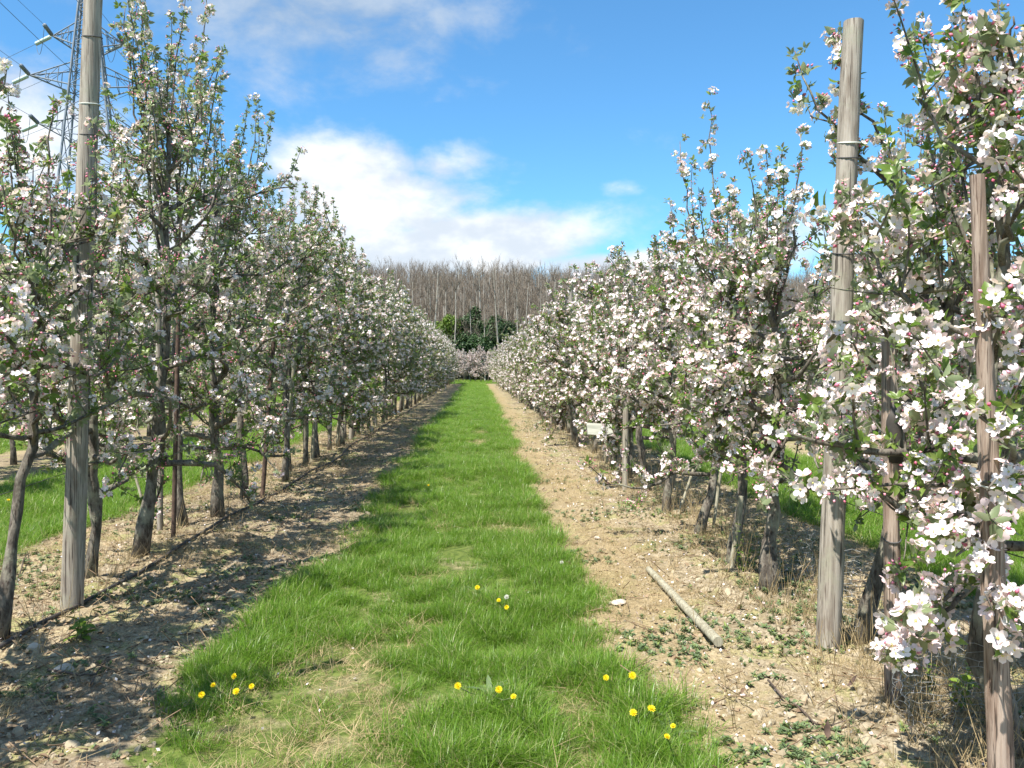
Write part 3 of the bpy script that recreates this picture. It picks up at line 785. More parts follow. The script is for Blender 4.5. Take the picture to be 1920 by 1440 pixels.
# ------------------------------------------------------------------ the apple rows
HO = 'in the hose row'; FP = 'in the fallen pole row'
XL, XR = -2.55, 1.93
near_L = [  # x, y, lean, seed, label
    (XL, 1.2, (0, 0), 101, 'apple tree %s, standing before all the posts of that row' % HO),
    (XL - .05, 2.5, (.05, .1), 102, 'apple tree %s whose pink blossom hangs in at the frame edge' % HO),
    (XL, 3.55, (.0, .1), 103, 'apple tree %s, last one before the tall pale post' % HO),
    (*gp(2, 1195)[:2], (.12, .1), 104, 'dark-stemmed apple tree %s just before the tall pale post' % HO),
    (*gp(168, 1085)[:2], (-.03, .15), 105, 'apple tree %s standing tight behind the tall pale post' % HO),
    (*gp(262, 1045)[:2], (.28, .0), 106, 'apple tree with leaning pale trunk %s, first past the tall post' % HO),
    (*gp(345, 990)[:2], (-.10, .1), 107, 'apple tree beside the rusty brown pipe %s' % HO),
    (*gp(408, 972)[:2], (-.10, .1), 108, 'apple tree with thick dark swollen foot %s' % HO),
    (*gp(458, 935)[:2], (-.14, .1), 109, 'apple tree with trunk tilted outward, before the dark stake %s' % HO),
    (*gp(535, 905)[:2], (.0, .1), 110, 'straight-trunked apple tree just past the dark stake %s' % HO),
]
near_R = [
    (1.98, 3.0, (-.05, .1), 201, 'apple tree with big blossom heads at the split reddish stake %s' % FP),
    (*gp(1612, 1210)[:2], (.42, -.3), 202, 'apple tree with pale leaning trunk in a wire guard %s' % FP),
    (*gp(1443, 1112)[:2], (.06, .1), 203, 'apple tree with dark foot just beyond the tall post %s' % FP),
    (*gp(1375, 1062)[:2], (.05, .1), 204, 'apple tree with green shoots at its foot %s' % FP),
    (*gp(1308, 1002)[:2], (.22, .1), 205, 'apple tree with thick trunk leaning outward %s' % FP),
    (*gp(1250, 965)[:2], (.1, .1), 206, 'dark-trunked apple tree just before the stake with the board %s' % FP),
    (1.98, 9.6, (-.1, .1), 207, 'apple tree at the stake with the grey board %s' % FP),
]
EX = {   # single limbs and shoots worth matching: (start height, end point, droop(-)/rise, share of blossom)
    201: [(.72, at(1655, 1225, 2.75), -.10, 1.0), (.75, at(1700, 1165, 2.65), -.06, 1.0), (.85, at(1790, 1040, 2.55), .05, 1.0), (.80, at(1860, 1140, 2.45), .0, 1.0),
          (.9, at(1750, 1000, 2.7), .08, 1.0), (1.0, at(1850, 920, 2.5), .08, 1.0), (1.9, at(1800, 45, 3.0), .2, .9), (1.9, at(1900, 30, 2.9), .2, .9), (1.8, at(1885, 300, 2.6), .1, .8),
          (1.25, at(1880, 560, 2.5), .1, 1.0)],
    202: [(2.1, at(1490, 95, 4.35), .10, .15), (2.0, at(1512, 195, 4.35), -.03, .6), (2.1, at(1562, 62, 4.3), .1, .9), (2.0, at(1720, 50, 4.4), .2, .4), (1.0, at(1560, 905, 3.7), .05, 1.0),
          (1.0, at(1665, 900, 3.6), .05, 1.0), (1.2, at(1570, 640, 3.7), .1, 1.0), (1.5, at(1600, 390, 3.8), .1, 1.0)],
    203: [(1.0, at(1430, 930, 4.9), .05, 1.0), (1.0, at(1365, 905, 5.0), .0, .1), (1.7, at(1500, 250, 5.3), .2, .4)],
    205: [(1.6, at(1328, 188, 7.2), .25, .5), (1.6, at(1275, 265, 7.2), .2, .5), (1.3, at(1255, 370, 7.1), .2, .6), (1.2, at(1250, 450, 7.2), .1, .0)],
    206: [(1.6, at(1230, 470, 8.4), .1, .2)], 207: [(1.9, at(1140, 475, 9.7), .1, .1)],
    106: [(2.0, at(235, 10, 6.4), .1, .1), (2.2, at(262, 0, 6.3), .1, .3), (1.4, at(150, 500, 6.2), .1, .4)],
    107: [(2.4, at(385, -25, 7.2), .3, .1), (2.4, at(415, 95, 7.2), .1, .1)], 108: [(2.3, at(480, 215, 8.1), .2, .1)],
    104: [(1.5, at(100, 185, 4.6), .2, .8), (1.0, at(90, 600, 4.1), .1, .9)], 102: [(1.6, at(12, 130, 3.1), .1, 1.0), (1.4, at(5, 200, 3.1), .1, .7), (1.1, at(20, 590, 3.0), .0, 1.0)],
}
for i, (x, y, lean, seed, lab) in enumerate(near_L):
    hh = {101: 2.8, 102: 2.6, 103: 2.75, 104: 2.95, 105: 3.1, 106: 4.3, 107: 4.45, 108: 4.15}.get(seed, 3.95 + .12 * math.sin(seed * 1.7))
    fuller = seed in (107, 108, 109, 110)
    near_tree(x, y, lab, seed, bloom=.33, nclu=230 if i > 1 else 120, pink=.30, H=hh, lean=lean, spreadx={104: .50, 105: .60, 103: .70}.get(seed, .98 if fuller else .86), n_limb=19 if fuller else 17, shoots=4 if seed < 106 else 8, taper=.24,
              low=.62 if seed > 104 else .95, twig_n=4.4 if fuller else 3.9, trunk_r=.056 if seed in (106, 108) else .036 if seed == 104 else .043, dense=1.0, extra=EX.get(seed, ()))
for i, (x, y, lean, seed, lab) in enumerate(near_R):
    hh = {201: 2.9, 202: 3.05, 203: 2.85, 204: 2.75, 205: 3.0}.get(seed, 2.8)
    near_tree(x, y, lab, seed, bloom=.43, nclu=275, pink=.12, H=hh, lean=lean, spreadx=.92, n_limb=17 if seed > 201 else 14, shoots=6,
              low=.60 if seed == 201 else .68, twig_n=4.4, trunk_r=.048, dense=1.0, extra=EX.get(seed, ()), fscale={201: 1.32, 202: 1.25, 203: 1.2}.get(seed, 1.12))

VAR = {}
for nm, bloom in (('L', .33), ('R', .47), ('P', .85)):
    VAR[nm] = [mid_variant(300 + 10 * ord(nm) + q, bloom, H=(4.15, 3.95, 4.3, 3.85)[q] - {'L': .22, 'R': 1.32, 'P': .6}[nm], spreadx=.98, taper=.24 if nm == 'L' else .46, n_limb=18, shoots=8,
                           low=.62, twig_n={'L': 4.7}.get(nm, 5.3), trunk_r=.043, dense={'L': .98}.get(nm, 1.06), lean=((.1, 0), (-.06, .1), (.15, -.1), (0, .1))[q]) for q in range(4 if nm != 'P' else 3)]
def far_tree(x, y, var, label, group, g, flip=True):
    root = empty('apple_tree', (x, y, gh(x, y)), label, 'tree', group, rotz=g.choice([0, math.pi]) + g.normal() * .25)
    s = g.uniform(.93, 1.06); root.scale = (s * g.uniform(.95, 1.08), s, s)
    for nm, me in zip(('trunk', 'branches', 'foliage'), VAR[var][g.integers(len(VAR[var]))]):
        o = link(nm, me, root)
        if nm != 'trunk': o['kind'] = 'stuff'
    return root
g = np.random.default_rng(5)
ordn = ['first', 'second', 'third', 'fourth', 'fifth', 'sixth', 'seventh', 'eighth']
y = gp(535, 905)[1] + .95; n = 0
while y < 76:
    if n < 8: lab = '%s apple tree in line past the straight one at the dark stake, hose row' % ordn[n]
    else: lab = 'small far apple tree merged into the long blossoming hedge of the hose row'
    far_tree(XL + g.normal() * .06, y, 'L', lab, 'far apple trees of the hose row' if n >= 8 else 'apple trees of the hose row', g)
    n += 1; y += g.uniform(.95, 1.2)
y = 10.7; n = 0
while y < 76:
    if n < 8: lab = '%s apple tree in line past the stake with the grey board, fallen pole row' % ordn[n]
    else: lab = 'small far apple tree merged into the long white hedge of the fallen pole row'
    far_tree(XR + g.normal() * .06, y, 'R', lab, 'far apple trees of the fallen pole row' if n >= 8 else 'apple trees of the fallen pole row', g)
    n += 1; y += g.uniform(.95, 1.2)
y = 9.0
while y < 46:
    far_tree(-6.9 + g.normal() * .08, y, 'L', 'apple tree of the next row, seen through gaps of the hose row', 'apple trees of the row behind the hose row', g); y += g.uniform(1.15, 1.4)
y = 7.0
while y < 44:
    far_tree(6.25 + g.normal() * .08, y, 'R', 'apple tree of the next row, seen through gaps of the fallen pole row', 'apple trees of the row behind the fallen pole row', g); y += g.uniform(1.15, 1.4)
x = -7.5
while x < 8.5:
    far_tree(x, 82.5 + g.normal() * .3, 'P', 'pinkish apple tree in the cross row that closes off the alley', 'apple trees across the end of the alley', g); x += g.uniform(1.0, 1.25)
# further rows: one mass
whole = []
for nm in ('L', 'R', 'P'):
    for q in range(2):
        mb = MB()
        for me, mi0 in zip(VAR[nm][q], (0, 1, 2)):
            V = np.empty(len(me.vertices) * 3, np.float32); me.vertices.foreach_get('co', V)
            F = np.empty(len(me.loops), np.int32); me.loops.foreach_get('vertex_index', F)
            mi = np.empty(len(me.polygons), np.int32); me.polygons.foreach_get('material_index', mi)
            T = np.empty(len(me.vertices), np.float32); me.attributes['tint'].data.foreach_get('value', T)
            if len(V) == 0: continue
            mb.add(V.reshape(-1, 3), F.reshape(-1, 3), mi + mi0, T)
        whole.append(unit('whole_tree', mb, [M['bark'], M['twig']] + SP_M))
px_, py_ = [], []
for xr, y0, y1 in ((-11.2, 15, 75), (-15.5, 20, 75), (-6.9, 46, 76), (10.6, 12, 75), (14.9, 17, 75), (6.25, 44, 76), (-19.8, 26, 75), (19.2, 22, 75)):
    yy = np.arange(y0, y1, 1.3); px_ += list(xr + g.normal(size=len(yy)) * .1); py_ += list(yy)
for yr in (82.5, 86.5):
    xx = np.concatenate([np.arange(-60, -8, 1.3), np.arange(9, 60, 1.3)]) if yr == 82.5 else np.arange(-60, 60, 1.3)
    px_ += list(xx); py_ += [yr] * len(xx)
n = len(px_); s = g.uniform(.92, 1.06, n)
scatter('orchard_trees_beyond', np.stack([px_, py_, gh_np(np.array(px_), np.array(py_))], 1), np.stack([np.zeros(n), np.zeros(n), g.uniform(0, 6.28, n)], 1),
        np.stack([s, s, s], 1), whole, g.integers(0, 6, n), label='further rows of blossoming apple trees beyond the neighbouring rows', category='orchard')

# ------------------------------------------------------------------ posts, stakes, pipes
def pole_mesh(P, r, sides, mat, lump=.04, seed=1, name='shaft'):
    P = np.asarray(P, float); n = 14; t = np.linspace(0, 1, n)
    Q = P[0][None] * (1 - t)[:, None] + P[-1][None] * t[:, None]
    gq = np.random.default_rng(seed); Q[1:-1, :2] += np.cumsum(gq.normal(size=(n - 2, 2)) * r[0] * .012, 0)
    rr = np.linspace(r[0], r[1], n) * (1 + gq.normal(size=n) * .012)
    Q = np.concatenate([Q, Q[-1:] + (Q[-1:] - Q[-2:-1]) * .001]); rr = np.concatenate([rr, rr[-1:] * .93])
    V, F = tube(Q, rr, sides, True, lump, seed); mb = MB(); mb.add(V, F, 0)
    me = mb.mesh(name, [mat])
    try: me.set_sharp_from_angle(angle=R(50))
    except Exception: pass
    return me
def ring(c, axis, r, wr, mat, name):
    axis = Vector(axis).normalized(); u = axis.orthogonal().normalized(); v = axis.cross(u)
    th = np.linspace(0, 2 * np.pi, 20)
    gq = np.random.default_rng(int(c[2] * 1000))
    P = np.array([np.array(c) + np.array(u) * r * math.cos(a) + np.array(v) * r * math.sin(a) + np.array([0, 0, .012 * math.sin(a + 1)]) for a in th])
    V, F = tube(P, wr, 5, False); mb = MB(); mb.add(V, F, 0); return mb.mesh(name, [mat])
def post(name, base, top, r, label, cat, mat='post', bands=(), sides=14, lump=.04, seed=1, group=None):
    base = Vector((base[0], base[1], gh(base[0], base[1]))); top = Vector(top)
    root = empty(name, base, label, cat, group)
    d = top - base
    b0 = Vector((0, 0, 0)) - d.normalized() * .12
    link('shaft', pole_mesh([b0, d], r, sides, M[mat], lump, seed), root)
    for (z, kind) in bands:
        t = (z - base.z) / d.z; rr = r[0] + (r[1] - r[0]) * t
        link('tie', ring(d * t, d, rr * 1.05, .0042 if kind == 'w' else .0032, M['white_band' if kind == 'w' else 'band'], 'tie'), root)
    return root
b = gp(135, 1137); tp = at(177, -60, b.y + .05)
post('wooden_post', b, tp, (.066, .054), 'tall thick pale grey wooden post at the hose, its top out of view', 'post',
     bands=[(at(170, 65, b.y).z, 'd'), (at(168, 192, b.y).z, 'w'), (at(165, 250, b.y).z, 'd'), (at(160, 388, b.y).z, 'd'), (at(150, 488, b.y).z, 'd')], seed=3)
b = gp(1552, 1222); tp = at(1601, 40, b.y)
post('wooden_post', b, tp, (.062, .049), 'tall pale grey wooden post with sawn top rising above white blossom', 'post',
     bands=[(at(1590, 268, b.y).z, 'w'), (at(1588, 296, b.y).z, 'd'), (at(1580, 475, b.y).z, 'd'), (at(1570, 600, b.y).z, 'd')], seed=4)
b = gp(1880, 1500); tp = at(1832, 328, b.y - .02)
post('wooden_stake', b, tp, (.042, .0215), 'split reddish brown stake tapering to a rough top, at the big blossom heads', 'stake', 'post_red', sides=9, lump=.12, seed=5,
     bands=[(at(1850, 905, b.y).z, 'w')])
b = gp(1676, 1322); tp = at(1668, 640, b.y)
root = post('wooden_stake', b, tp, (.036, .030), 'rough brown stake with black rubber tie beside the leaning trunk in the wire guard', 'stake', 'post_red', sides=9, lump=.10, seed=6,
     bands=[(at(1672, 1010, b.y).z, 'd')])
# black rubber tie: a squashed block wrapped round the stake
mb = MB(); zc = at(1665, 820, b.y).z
V, F = tube([(0 - .01, .0, zc - .13), (-.012, 0, zc - .05), (-.015, 0, zc + .05), (-.012, 0, zc + .12)], [.037, .041, .040, .036], 10); mb.add(V, F, 0)
link('rubber_tie', mb.mesh('rubber_tie', [M['hose']]), root)
b = gp(1172, 922); tp = Vector((b.x + .01, b.y, at(1172, 700, b.y).z))
post('wooden_stake', b, tp, (.038, .034), 'short round stake under the grey board', 'stake', 'post', sides=10, seed=7)
# grey board fixed at the stake
brd = MB(); c0 = at(1125, 806, b.y - .06)
import itertools
Vb = np.array([(sx * .15, sy * .085, sz * .010) for sx, sy, sz in itertools.product((-1, 1), repeat=3)])
Fb = [(0, 1, 3), (0, 3, 2), (4, 6, 7), (4, 7, 5), (0, 4, 5), (0, 5, 1), (2, 3, 7), (2, 7, 6), (0, 2, 6), (0, 6, 4), (1, 5, 7), (1, 7, 3)]
Vb = Vb @ np.array(Matrix.Rotation(R(48), 3, 'X') @ Matrix.Rotation(R(6), 3, 'Y')).T
brd.add(Vb, Fb, 0, .5, False)
o = link('grey_board', brd.mesh('grey_board', [M['board']]), label='small pale grey board tilted on the lowest branches above the path edge', category='board'); o.location = c0 + Vector((0, .02, 0))

pipes = [((325, 1012), (338, 455), .021, 'rust', 'rusty brown pipe standing between the leaning pale trunk and the swollen one'),
         ((492, 935), (513, 640), .026, 'rust', 'dark brown stake slanting up through the branches past the swollen trunk'),
         ((1440, 1100), (1462, 620), .020, 'stake', 'slim greenish stake rising out of the blossom behind the tall sawn post'),
         ((1337, 990), (1352, 880), .016, 'stake', 'thin slanting stake by the trunk that leans outward'),
         ((1272, 968), (1300, 880), .014, 'stake', 'pale thin cane slanting between dark trunks before the board'),
         ((1372, 1068), (1390, 930), .022, 'stake', 'mossy round stake with green shoots at its foot'),
         ((283, 1000), (240, 845), .013, 'stake', 'pale bare cane leaning across behind the leaning pale trunk'),
         ((300, 1000), (297, 520), .028, 'post', 'smooth pale stake standing among branches next to the rusty pipe')]
for q, ((x0, y0), (x1, y1), r, mt, lab) in enumerate(pipes):
    b = gp(x0, y0); tp = at(x1, y1, b.y + (.12 if q in (4, 6) else 0))
    post('rusty_pipe' if q == 0 else 'stake', b, tp, (r, r * .9), lab, 'pipe' if q == 0 else 'stake', mt, sides=8, lump=.03, seed=20 + q)
g = np.random.default_rng(77)
for side, xr, y0 in (('hose', XL, 11.0), ('fallen pole', XR, 10.6)):
    y = y0; n = 0
    while y < 60:
        tall = n % 7 == 3
        lab = ('tall weathered post standing far along the %s row' if tall else 'short weathered stake standing far along the %s row') % side
        xx = xr + g.normal() * .05; h = 3.2 if tall else g.uniform(1.5, 2.1)
        root = empty('wooden_post' if tall else 'wooden_stake', (xx, y, gh(xx, y)), lab, 'post' if tall else 'stake', ('tall posts along the %s row' if tall else 'stakes along the %s row') % side)
        root.rotation_euler = (g.normal() * .03, g.normal() * .04, g.uniform(0, 6))
        key = ('tall' if tall else 'short')
        if key not in VAR: VAR[key] = pole_mesh([(0, 0, -.1), (0, 0, 1)], (.055, .05) if tall else (.028, .024), 8, M['post' if tall else 'stake'], .04, 9)
        o = link('shaft', VAR[key], root); o.scale = (1, 1, h)
        y += g.uniform(1.6, 2.6); n += 1

# fallen pole
pa, pb = gp(1216, 1076), gp(1347, 1227)
za, zb = float(gz_near(pa.x, pa.y)) + .03, float(gz_near(pb.x, pb.y)) + .035
root = empty('fallen_pole', (pb.x, pb.y, zb), 'thin pale round pole lying on the bare strip along the grass edge', 'pole')
link('shaft', pole_mesh([(0, 0, 0), (pa.x - pb.x, pa.y - pb.y, za - zb)], (.026, .022), 12, M['stake'], .02, 31), root)
# irrigation hose
ctrl = [gp(-140, 1300), gp(0, 1218), gp(150, 1138), gp(330, 1037), gp(430, 975), gp(555, 905), gp(640, 862)]
ctrl += [Vector((-2.3, yy, 0)) for yy in (15, 20, 30, 45)]
P = []
for a, b in zip(ctrl[:-1], ctrl[1:]):
    n = max(3, int((b - a).length / .12))
    for t in np.linspace(0, 1, n, endpoint=False): P.append(a.lerp(b, t))
P = np.array([list(p) for p in P])
for _ in range(6): P[1:-1] = (P[:-2] + P[1:-1] * 2 + P[2:]) / 4
P[:, 0] += fbm(P[:, 1] * 1.2, P[:, 1] * 0, 2, 5) * .04
P[:, 2] = gz_near(P[:, 0], P[:, 1]) + .018 + np.maximum(fbm(P[:, 1] * .8, P[:, 1] * 0, 2, 8), 0) * .12
for _ in range(3): P[1:-1, 2] = (P[:-2, 2] + P[1:-1, 2] + P[2:, 2]) / 3
mb = MB(); V, F = tube(P, .0125, 8); mb.add(V, F, 0)
link('irrigation_hose', mb.mesh('irrigation_hose', [M['hose']]), label='black irrigation hose lying along the foot of a tree row', category='hose')
# trellis wire
mb = MB(); pts = [(-2.56, yy, .78 + .03 * math.sin(yy * 1.3)) for yy in np.arange(0, 16, .35)]
V, F = tube(pts, .002, 4); mb.add(V, F, 0)
link('trellis_wire', mb.mesh('trellis_wire', [M['band']]), label='thin low trellis wire strung past the trunks of the hose row', category='wire')
mb = MB(); pts = [(1.86, yy, .80 + .03 * math.sin(yy * 1.1)) for yy in np.arange(2.6, 16, .35)]
V, F = tube(pts, .002, 4); mb.add(V, F, 0)
link('trellis_wire', mb.mesh('trellis_wire', [M['band']]), label='thin low trellis wire strung past the trunks of the fallen pole row', category='wire')

# hexagonal wire guards
def guard(x, y, r, h, label, squash=(1, 1), crumple=.012, seed=0, cell=.042):
    g = np.random.default_rng(seed); mb = MB()
    ncol = int(2 * math.pi * r / (cell * .87)) // 2 * 2; nrow = int(h / (cell * .75))
    def pt(ci, ri, up):
        a = 2 * math.pi * ci / ncol; z = ri * cell * .75 + up
        q = 1 + .25 * math.sin(3 * a + z * 6 + seed) * crumple / .012
        return (math.cos(a) * r * squash[0] * q, math.sin(a) * r * squash[1] * q, z)
    for ri in range(nrow):
        for ci in range(ncol):
            if (ci + ri) % 2: continue
            A = pt(ci, ri, 0); B_ = pt(ci, ri, cell * .45); 
            C = pt(ci + 1, ri, cell * .75); D_ = pt(ci - 1, ri, cell * .75)
            for e in ((A, B_), (B_, C), (B_, D_)):
                V, F = tube(np.array(e), .0012, 3, False); mb.add(V, F, 0)
    V, F, Mi, T, S = mb.arrays()
    V[:, :2] += np.stack([vnoise(V[:, 2] * 9 + 4, V[:, 0] * 9 + 5, seed), vnoise(V[:, 1] * 9 + 4, V[:, 2] * 9 + 9, seed + 2)], 1) * crumple * 4
    m2 = MB(); m2.add(V, F, 0)
    o = link('wire_tree_guard', m2.mesh('wire_tree_guard', [M['wire']]), label=label, category='wire guard')
    o.location = (x, y, gh(x, y)); return o
q = gp(1618, 1200)
guard(q.x - .02, q.y + .05, .15, .42, 'hexagonal wire netting sleeve around the pale leaning trunk', seed=1)
guard(1.80, 3.12, .17, .44, 'crumpled hexagonal wire netting guard bulging out beside the split reddish stake', seed=2, crumple=.02)
q = gp(1480, 1090); guard(q.x, q.y, .13, .4, 'sagging wire netting guard half hidden in dry weeds behind the tall sawn post', seed=3)

# ------------------------------------------------------------------ stones, weeds, dandelions
def stone(px, py, r, label, flat=.5):
    b = gp(px, py); mb = clodu(np.random.default_rng(int(px)), r)
    import bmesh
    me = mb.mesh('stone', [M['stone']]); bm = bmesh.new(); bm.from_mesh(me)
    bmesh.ops.subdivide_edges(bm, edges=bm.edges[:], cuts=1, use_grid_fill=True, smooth=.4)
    for v in bm.verts: v.co *= 1 + random.gauss(0, .04); v.co.z *= flat * 1.5
    bm.to_mesh(me); bm.free()
    o = link('stone', me, label=label, category='stone'); o.location = (b.x, b.y, float(gz_near(b.x, b.y)) + r * .15); o.rotation_euler = (0, 0, px)
stone(1158, 1136, .065, 'flat pale stone half sunk at the edge of the grass near the fallen pole', .35)
stone(62, 1222, .045, 'rounded pale lump of stone just above the hose near the tall post', .8)
stone(120, 1258, .06, 'broad dull stone lying in shade below the hose', .4)
stone(1178, 950, .06, 'pale stone on the bare strip before the board stake', .5)
stone(1120, 1012, .04, 'small chalky stone on the bare strip past the fallen pole', .5)
stone(405, 1262, .035, 'little pale stone close to the clump of five dandelions', .7)

def leaf_plant(px, py, h, n, label, mat, cat, L=.05, name='weed_plant', dx=.1):
    b = gp(px, py); g = np.random.default_rng(int(px + py)); root = empty(name, (b.x, b.y, float(gz_near(b.x, b.y)) - .01), label, cat)
    st = MB(); lf = MB()
    for i in range(n):
        P = wander((g.normal() * .02, g.normal() * .02, 0), (g.normal() * dx * 4, g.normal() * dx * 4, 1), h * g.uniform(.5, 1), .05, g, .2)
        V, F = tube(P, np.linspace(.0035, .0014, len(P)), 4, False); st.add(V, F, 0, .3)
        for q in range(1, len(P)):
            for s_ in range(2):
                a = g.uniform(0, 6.28); d = (math.cos(a), math.sin(a), g.uniform(-.1, .7)); LL = L * g.uniform(.6, 1.2)
                V, F = leaf_geo(LL, LL * .5, g.uniform(.1, .5), 0); lf.add(orient(V, d, g.uniform(-.5, .5)) + P[q], F, 0, g.random())
    link('stem', st.mesh('stem', [M['stalk']]), root)
    o = link('leaves', lf.mesh('leaves', [M[mat]]), root); o['kind'] = 'stuff'
leaf_plant(155, 1200, .16, 6, 'broad-leaved green weed growing below the hose by the tall post', 'lime', 'weed', .07)
leaf_plant(1800, 1345, .30, 5, 'yellow-green seedling growing up inside the crumpled wire guard', 'fresh', 'sapling', .05, 'seedling', .05)
leaf_plant(1385, 1075, .35, 7, 'yellowish suckers sprouting around the mossy stake', 'lime', 'suckers', .035, 'sucker_shoots')
leaf_plant(1238, 950, .26, 6, 'small leafy green weed at the foot of the board stake', 'weed', 'weed', .03)
leaf_plant(1575, 1225, .08, 6, 'low grey-green weed around the foot of the tall sawn post', 'weed', 'weed', .03)
leaf_plant(1460, 1075, .22, 7, 'bushy weed filling the foot of the row behind the tall sawn post', 'weed', 'weed', .028)
leaf_plant(1480, 1330, .05, 6, 'flat green weed on the pale soil before the tall sawn post', 'weed', 'weed', .03)
leaf_plant(1745, 1300, .16, 8, 'olive green bushy weed between the two brown stakes', 'lime', 'weed', .026)

def dandelion(heads, label, clocks=()):
    cx = sum(h[0] for h in heads) / len(heads); cy = sum(h[1] for h in heads) / len(heads)
    b = gp(cx, cy + 12); z0 = float(gz_near(b.x, b.y)); root = empty('dandelion', (b.x, b.y, z0), label, 'dandelion', 'dandelions in the grass')
    g = np.random.default_rng(int(cx)); lf = MB()
    for i in range(12):
        a = g.uniform(0, 6.28); t = g.uniform(.8, 1.4); d = (math.cos(a) * math.sin(t), math.sin(a) * math.sin(t), math.cos(t))
        V, F = leaf_geo(g.uniform(.08, .13), .028, .3, 0); lf.add(orient(V, d), F, 0, g.random())
    link('leaves', lf.mesh('leaves', [M['weed']]), root)['kind'] = 'stuff'
    for (hx, hy) in list(heads):
        hz = .10 + g.uniform(0, .06); p = gp(hx, hy, z0 + hz) - Vector((b.x, b.y, z0))
        mb = MB(); nn = 34; hs = g.uniform(.7, 1.15)
        for i in range(nn):
            a = i * 2.399; t = 1.35 * math.sqrt((i + .5) / nn); d = (math.cos(a) * math.sin(t), math.sin(a) * math.sin(t), math.cos(t))
            V, F = leaf_geo(.0165 * hs, .006, .2, 2); mb.add(orient(V, d), F, 0, g.random())
        o = link('flower_head', mb.mesh('flower_head', [M['seed' if (hx, hy) in clocks else 'dandelion']]), root)
        o.location = p; o.rotation_euler = (R(35) + g.normal() * .2, g.normal() * .3, 0)
        V, F = tube([(0, 0, 0), (p.x * .6, p.y * .6, p.z * .5), p], .0022, 5); st = MB(); st.add(V, F, 0, .5)
        link('stem', st.mesh('stem', [M['stalk']]), root)
dandelion([(400, 1285), (440, 1268), (472, 1287), (378, 1303), (443, 1297)], 'clump of five yellow dandelion flowers at the shaded grass edge')
dandelion([(935, 1293), (963, 1307), (858, 1287)], 'dandelion with small yellow flowers in the middle of the near worn turf')
dandelion([(1185, 1267), (1136, 1271)], 'dandelion with a bright flower at the grass edge below the fallen pole')
dandelion([(1187, 1337), (1221, 1330)], 'dandelion pair of flowers, one facing up, beside the dense tuft')
dandelion([(1262, 1362), (1250, 1382)], 'dandelion with two flowers hanging over the bare strip edge')
dandelion([(895, 1102)], 'single small dandelion flower in the tall mid-alley grass')
dandelion([(935, 1126), (950, 1139), (950, 1120)], 'dandelion with two yellow flowers and a white seed clock', clocks=((950, 1120),))
dandelion([(803, 910)], 'tiny far dandelion flower at the shaded side of the alley')
dandelion([(1053, 1055)], 'single white dandelion seed clock at the sunny grass edge', clocks=((1053, 1055),))
dandelion([(16, 938)], 'lone dandelion flower in the grass behind the hose row')

def litter_leaf(px, py, label):
    b = gp(px, py); V, F = leaf_geo(.05, .03, -.7, 0); mb = MB(); mb.add(np.array(V) * [1, 1, 1.6], F, 0, .2)
    o = link('dead_leaf', mb.mesh('dead_leaf', [M['rust']]), label=label, category='dead leaf'); o.location = (b.x, b.y, float(gz_near(b.x, b.y)) + .015); o.rotation_euler = (.2, .3, px)
litter_leaf(1588, 1297, 'curled reddish brown leaf on the soil by the weeds near the brown stake')
litter_leaf(1552, 1405, 'curled brown leaf on pale soil at the very front')
def stick(pts, r, label):
    Q = [gp(*p) for p in pts]; o0 = Q[0]; P = []
    for a, b_ in zip(Q[:-1], Q[1:]):
        for t in (0, .33, .66): P.append(a.lerp(b_, t))
    P.append(Q[-1]); P = np.array([(p.x - o0.x, p.y - o0.y, float(gz_near(p.x, p.y)) + .012 + random.random() * .015) for p in P])
    mb = MB(); V, F = tube(P, np.linspace(r, r * .4, len(P)), 6); mb.add(V, F, 0)
    o = link('stick', mb.mesh('stick', [M['twig']]), label=label, category='stick'); o.location = (o0.x, o0.y, 0)
stick([(0, 1100), (30, 1095), (52, 1045)], .008, 'forked dead stick lying in the sunny grass edge behind the tall post')
stick([(170, 1290), (200, 1240), (228, 1235)], .005, 'thin dead twig on the shaded soil below the hose')
stick([(90, 1262), (150, 1278), (180, 1272)], .007, 'short dark stick in the shade under the broad-leaved weed')
stick([(1440, 1290), (1530, 1375), (1620, 1372)], .005, 'long thin prunings twig on the pale soil before the brown stake')

